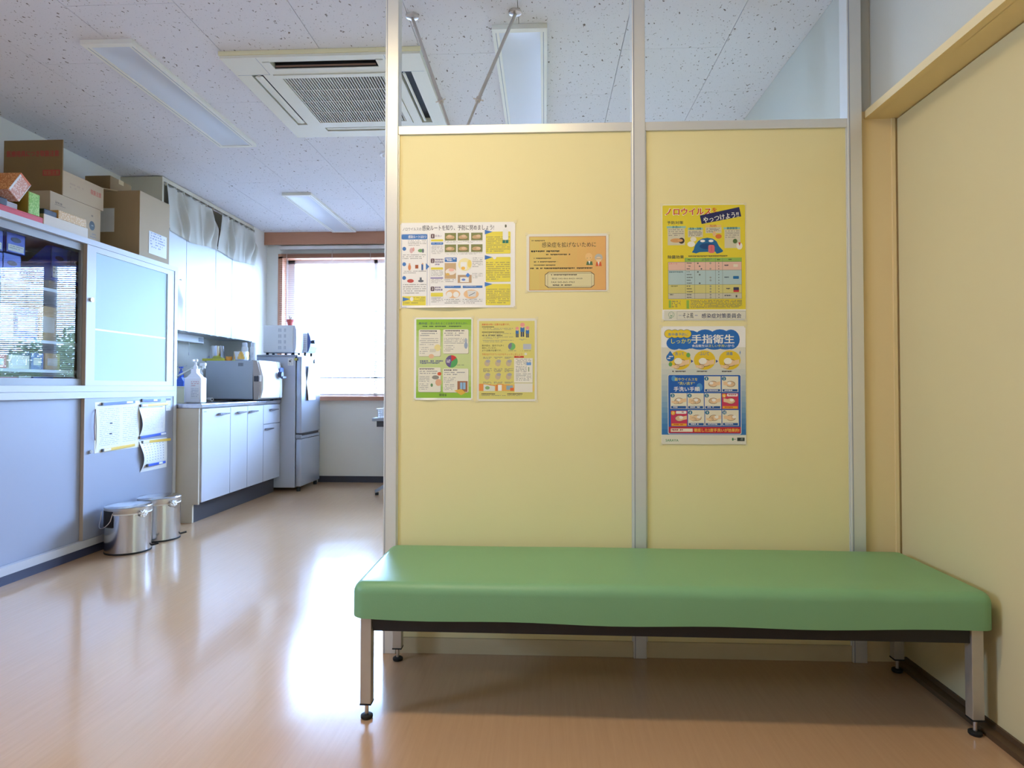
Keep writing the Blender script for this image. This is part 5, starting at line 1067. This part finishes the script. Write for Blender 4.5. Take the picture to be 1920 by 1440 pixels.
p.R((226, 224, 206), 112, 1284, 1043, 1388).E((90, 150, 110), 194, 1330, 34, 34).E((226, 224, 206), 194, 1330, 30, 30).E((90, 150, 110), 184, 1322, 4, 4, 8).E((90, 150, 110), 206, 1322, 4, 4, 8).poly((90, 150, 110), [(178, 1338), (210, 1338), (206, 1346), (194, 1350), (182, 1346)]); p.L((110, 140, 120), 168, 220, 1364, 1378, 1, h=10)
p.frame((170, 170, 160), 258, 1292, 1040, 1386, 3); p.T((40, 44, 60), 'そよ風', 326, 446, 1312, 1370, bold=0.008); p.L((90, 110, 170), 280, 318, 1335, 1345, 1, h=8); p.L((90, 110, 170), 462, 505, 1335, 1345, 1, h=8); p.T((36, 50, 96), '感染症対策委員会', 540, 990, 1318, 1370, bold=0.02)
fin()
# 6: hand washing poster
t, p, fin = poster('poster', 'blue hand washing poster with step by step pictures, under the yellow poster', 0.420, 0.720, 1.186, 0.762, (80, 70, 1000, 1355))
for k in range(16):
    f_ = max(0, (k-2)/13)**1.3; p.R((int(226-176*f_), int(224-104*f_), int(206-22*f_)), 82, 300+59.5*k, 998, 300+59.5*(k+1))
CB_ = (36, 110, 190)
for cx, cy_, rx, ry in ((225, 255, 88, 72), (400, 215, 120, 100), (560, 200, 120, 95), (720, 200, 120, 96), (840, 215, 96, 108), (330, 275, 90, 50), (500, 275, 110, 52), (660, 275, 110, 52), (780, 275, 110, 50)): p.E(CB_, cx, cy_, rx, ry)
for cx in (165, 230, 295, 360): p.E((50, 80, 120), cx, 152, 52, 48)
for cx in (165, 230, 295, 360): p.E((236, 206, 50), cx, 152, 48, 44)
p.T((40, 120, 180), '食中毒予防に', 155, 375, 142, 174, bold=0.02); p.T((230, 220, 70), 'しっかり', 190, 404, 208, 258, bold=0.03); p.T((246, 244, 232), '手指衛生', 412, 876, 162, 258, bold=0.035)
p.T(WH, '食品衛生は', 415, 590, 270, 298, bold=0.02); p.T((226, 220, 80), '正しい手洗い', 596, 800, 270, 298, bold=0.02); p.T(WH, 'から', 806, 876, 270, 298, bold=0.02)
for cx, s_, a, b in ((285, '洗って', 230, 328), (553, 'ふいて', 500, 602), (825, '消毒', 788, 858)):
    p.E((234, 200, 46), cx, 440, 118, 106); p.T((50, 120, 170), s_, a, b, 352, 388, bold=0.02); p.hand(cx+5, 470, 190); p.E((244, 240, 226), cx-20, 450, 44, 34); p.hand(cx-40, 512, 110, flip=-1); p.L(DK, cx-85, cx+85, 556, 574, 1, h=15, dens=0.92)
p.poly((60, 80, 150), [(405, 434), (430, 452), (405, 470)]).poly((60, 80, 150), [(675, 434), (700, 452), (675, 470)]); p.E((40, 110, 180), 178, 412, 44, 42).poly((40, 110, 180), [(140, 392), (178, 338), (216, 392)]); p.L(WH, 148, 208, 394, 434, 2, h=14)
p.E((110, 170, 80), 375, 385, 22, 26).E((110, 170, 80), 180, 485, 20, 24).poly((90, 140, 200), [(938, 335), (944, 358), (938, 381), (932, 358)])
p.RR((232, 230, 214), 150, 596, 948, 1246, 18).RR((28, 96, 180), 156, 602, 942, 1240, 16)
p.E((80, 150, 205), 495, 735, 34, 44).E((80, 150, 205), 215, 640, 26, 30); p.T((232, 220, 70), '菌やウイルスを', 226, 474, 632, 666, bold=0.025); p.T((232, 220, 70), '“洗い流す”', 262, 444, 676, 710, bold=0.025); p.T((246, 244, 232), '手洗い手順', 216, 498, 730, 780, bold=0.03)
cells = [(548, 616, 0, 1), (738, 616, 0, 2), (178, 800, 0, 3), (363, 800, 0, 4), (550, 800, 0, 5), (738, 800, 1, 6), (182, 990, 1, 7), (369, 984, 0, 8), (554, 984, 0, 9), (740, 982, 0, 10)]
for x, y, pk, n_ in cells:
    p.R((206, 56, 92) if pk else (236, 230, 206), x, y, x+178, y+170); p.hand(x+95, y+84, 150, flip=1 if n_ % 2 else -1); p.E((244, 240, 230), x+70+6*n_, y+74, 22, 16)
    if n_ in (3, 8, 9, 4): p.hand(x+60, y+100, 90, flip=-1)
    p.E((236, 180, 50) if pk else (40, 120, 150), x+24, y+26, 23, 22); p.T(WH, str(n_), x+12 if n_ > 9 else x+20 if n_ == 1 else x+18, x+38 if n_ > 9 else x+28 if n_ == 1 else x+31, y+14, y+40, bold=0.02)
    p.R((236, 176, 40) if pk else (32, 90, 160), x+8, y+140, x+170, y+166); p.L((200, 50, 40) if pk else WH, x+30, x+150, y+146, y+160, 1, h=13, dens=0.9)
    if pk: p.RR((244, 240, 230), x+56, y+4, x+170, y+34, 8); p.L((160, 60, 70), x+70, x+160, y+10, y+28, 1, h=14)
p.R((200, 44, 56), 160, 1166, 938, 1232); p.R((240, 228, 206), 180, 1184, 419, 1220); p.L((170, 70, 60), 190, 410, 1192, 1214, 1, h=18, dens=0.92); p.T((240, 206, 80), '徹底した2度手洗いが効果的!', 432, 924, 1182, 1220, bold=0.025)
p.R((230, 226, 208), 82, 1252, 998, 1354); p.T((60, 140, 80), 'SARAYA', 124, 263, 1300, 1326, bold=0.03); p.E((60, 140, 90), 853, 1298, 10, 16); p.L(GR, 866, 892, 1294, 1306, 1, h=9); p.R((38, 54, 50), 900, 1280, 980, 1318); p.L((150, 160, 150), 935, 970, 1288, 1312, 2, h=7)
fin()
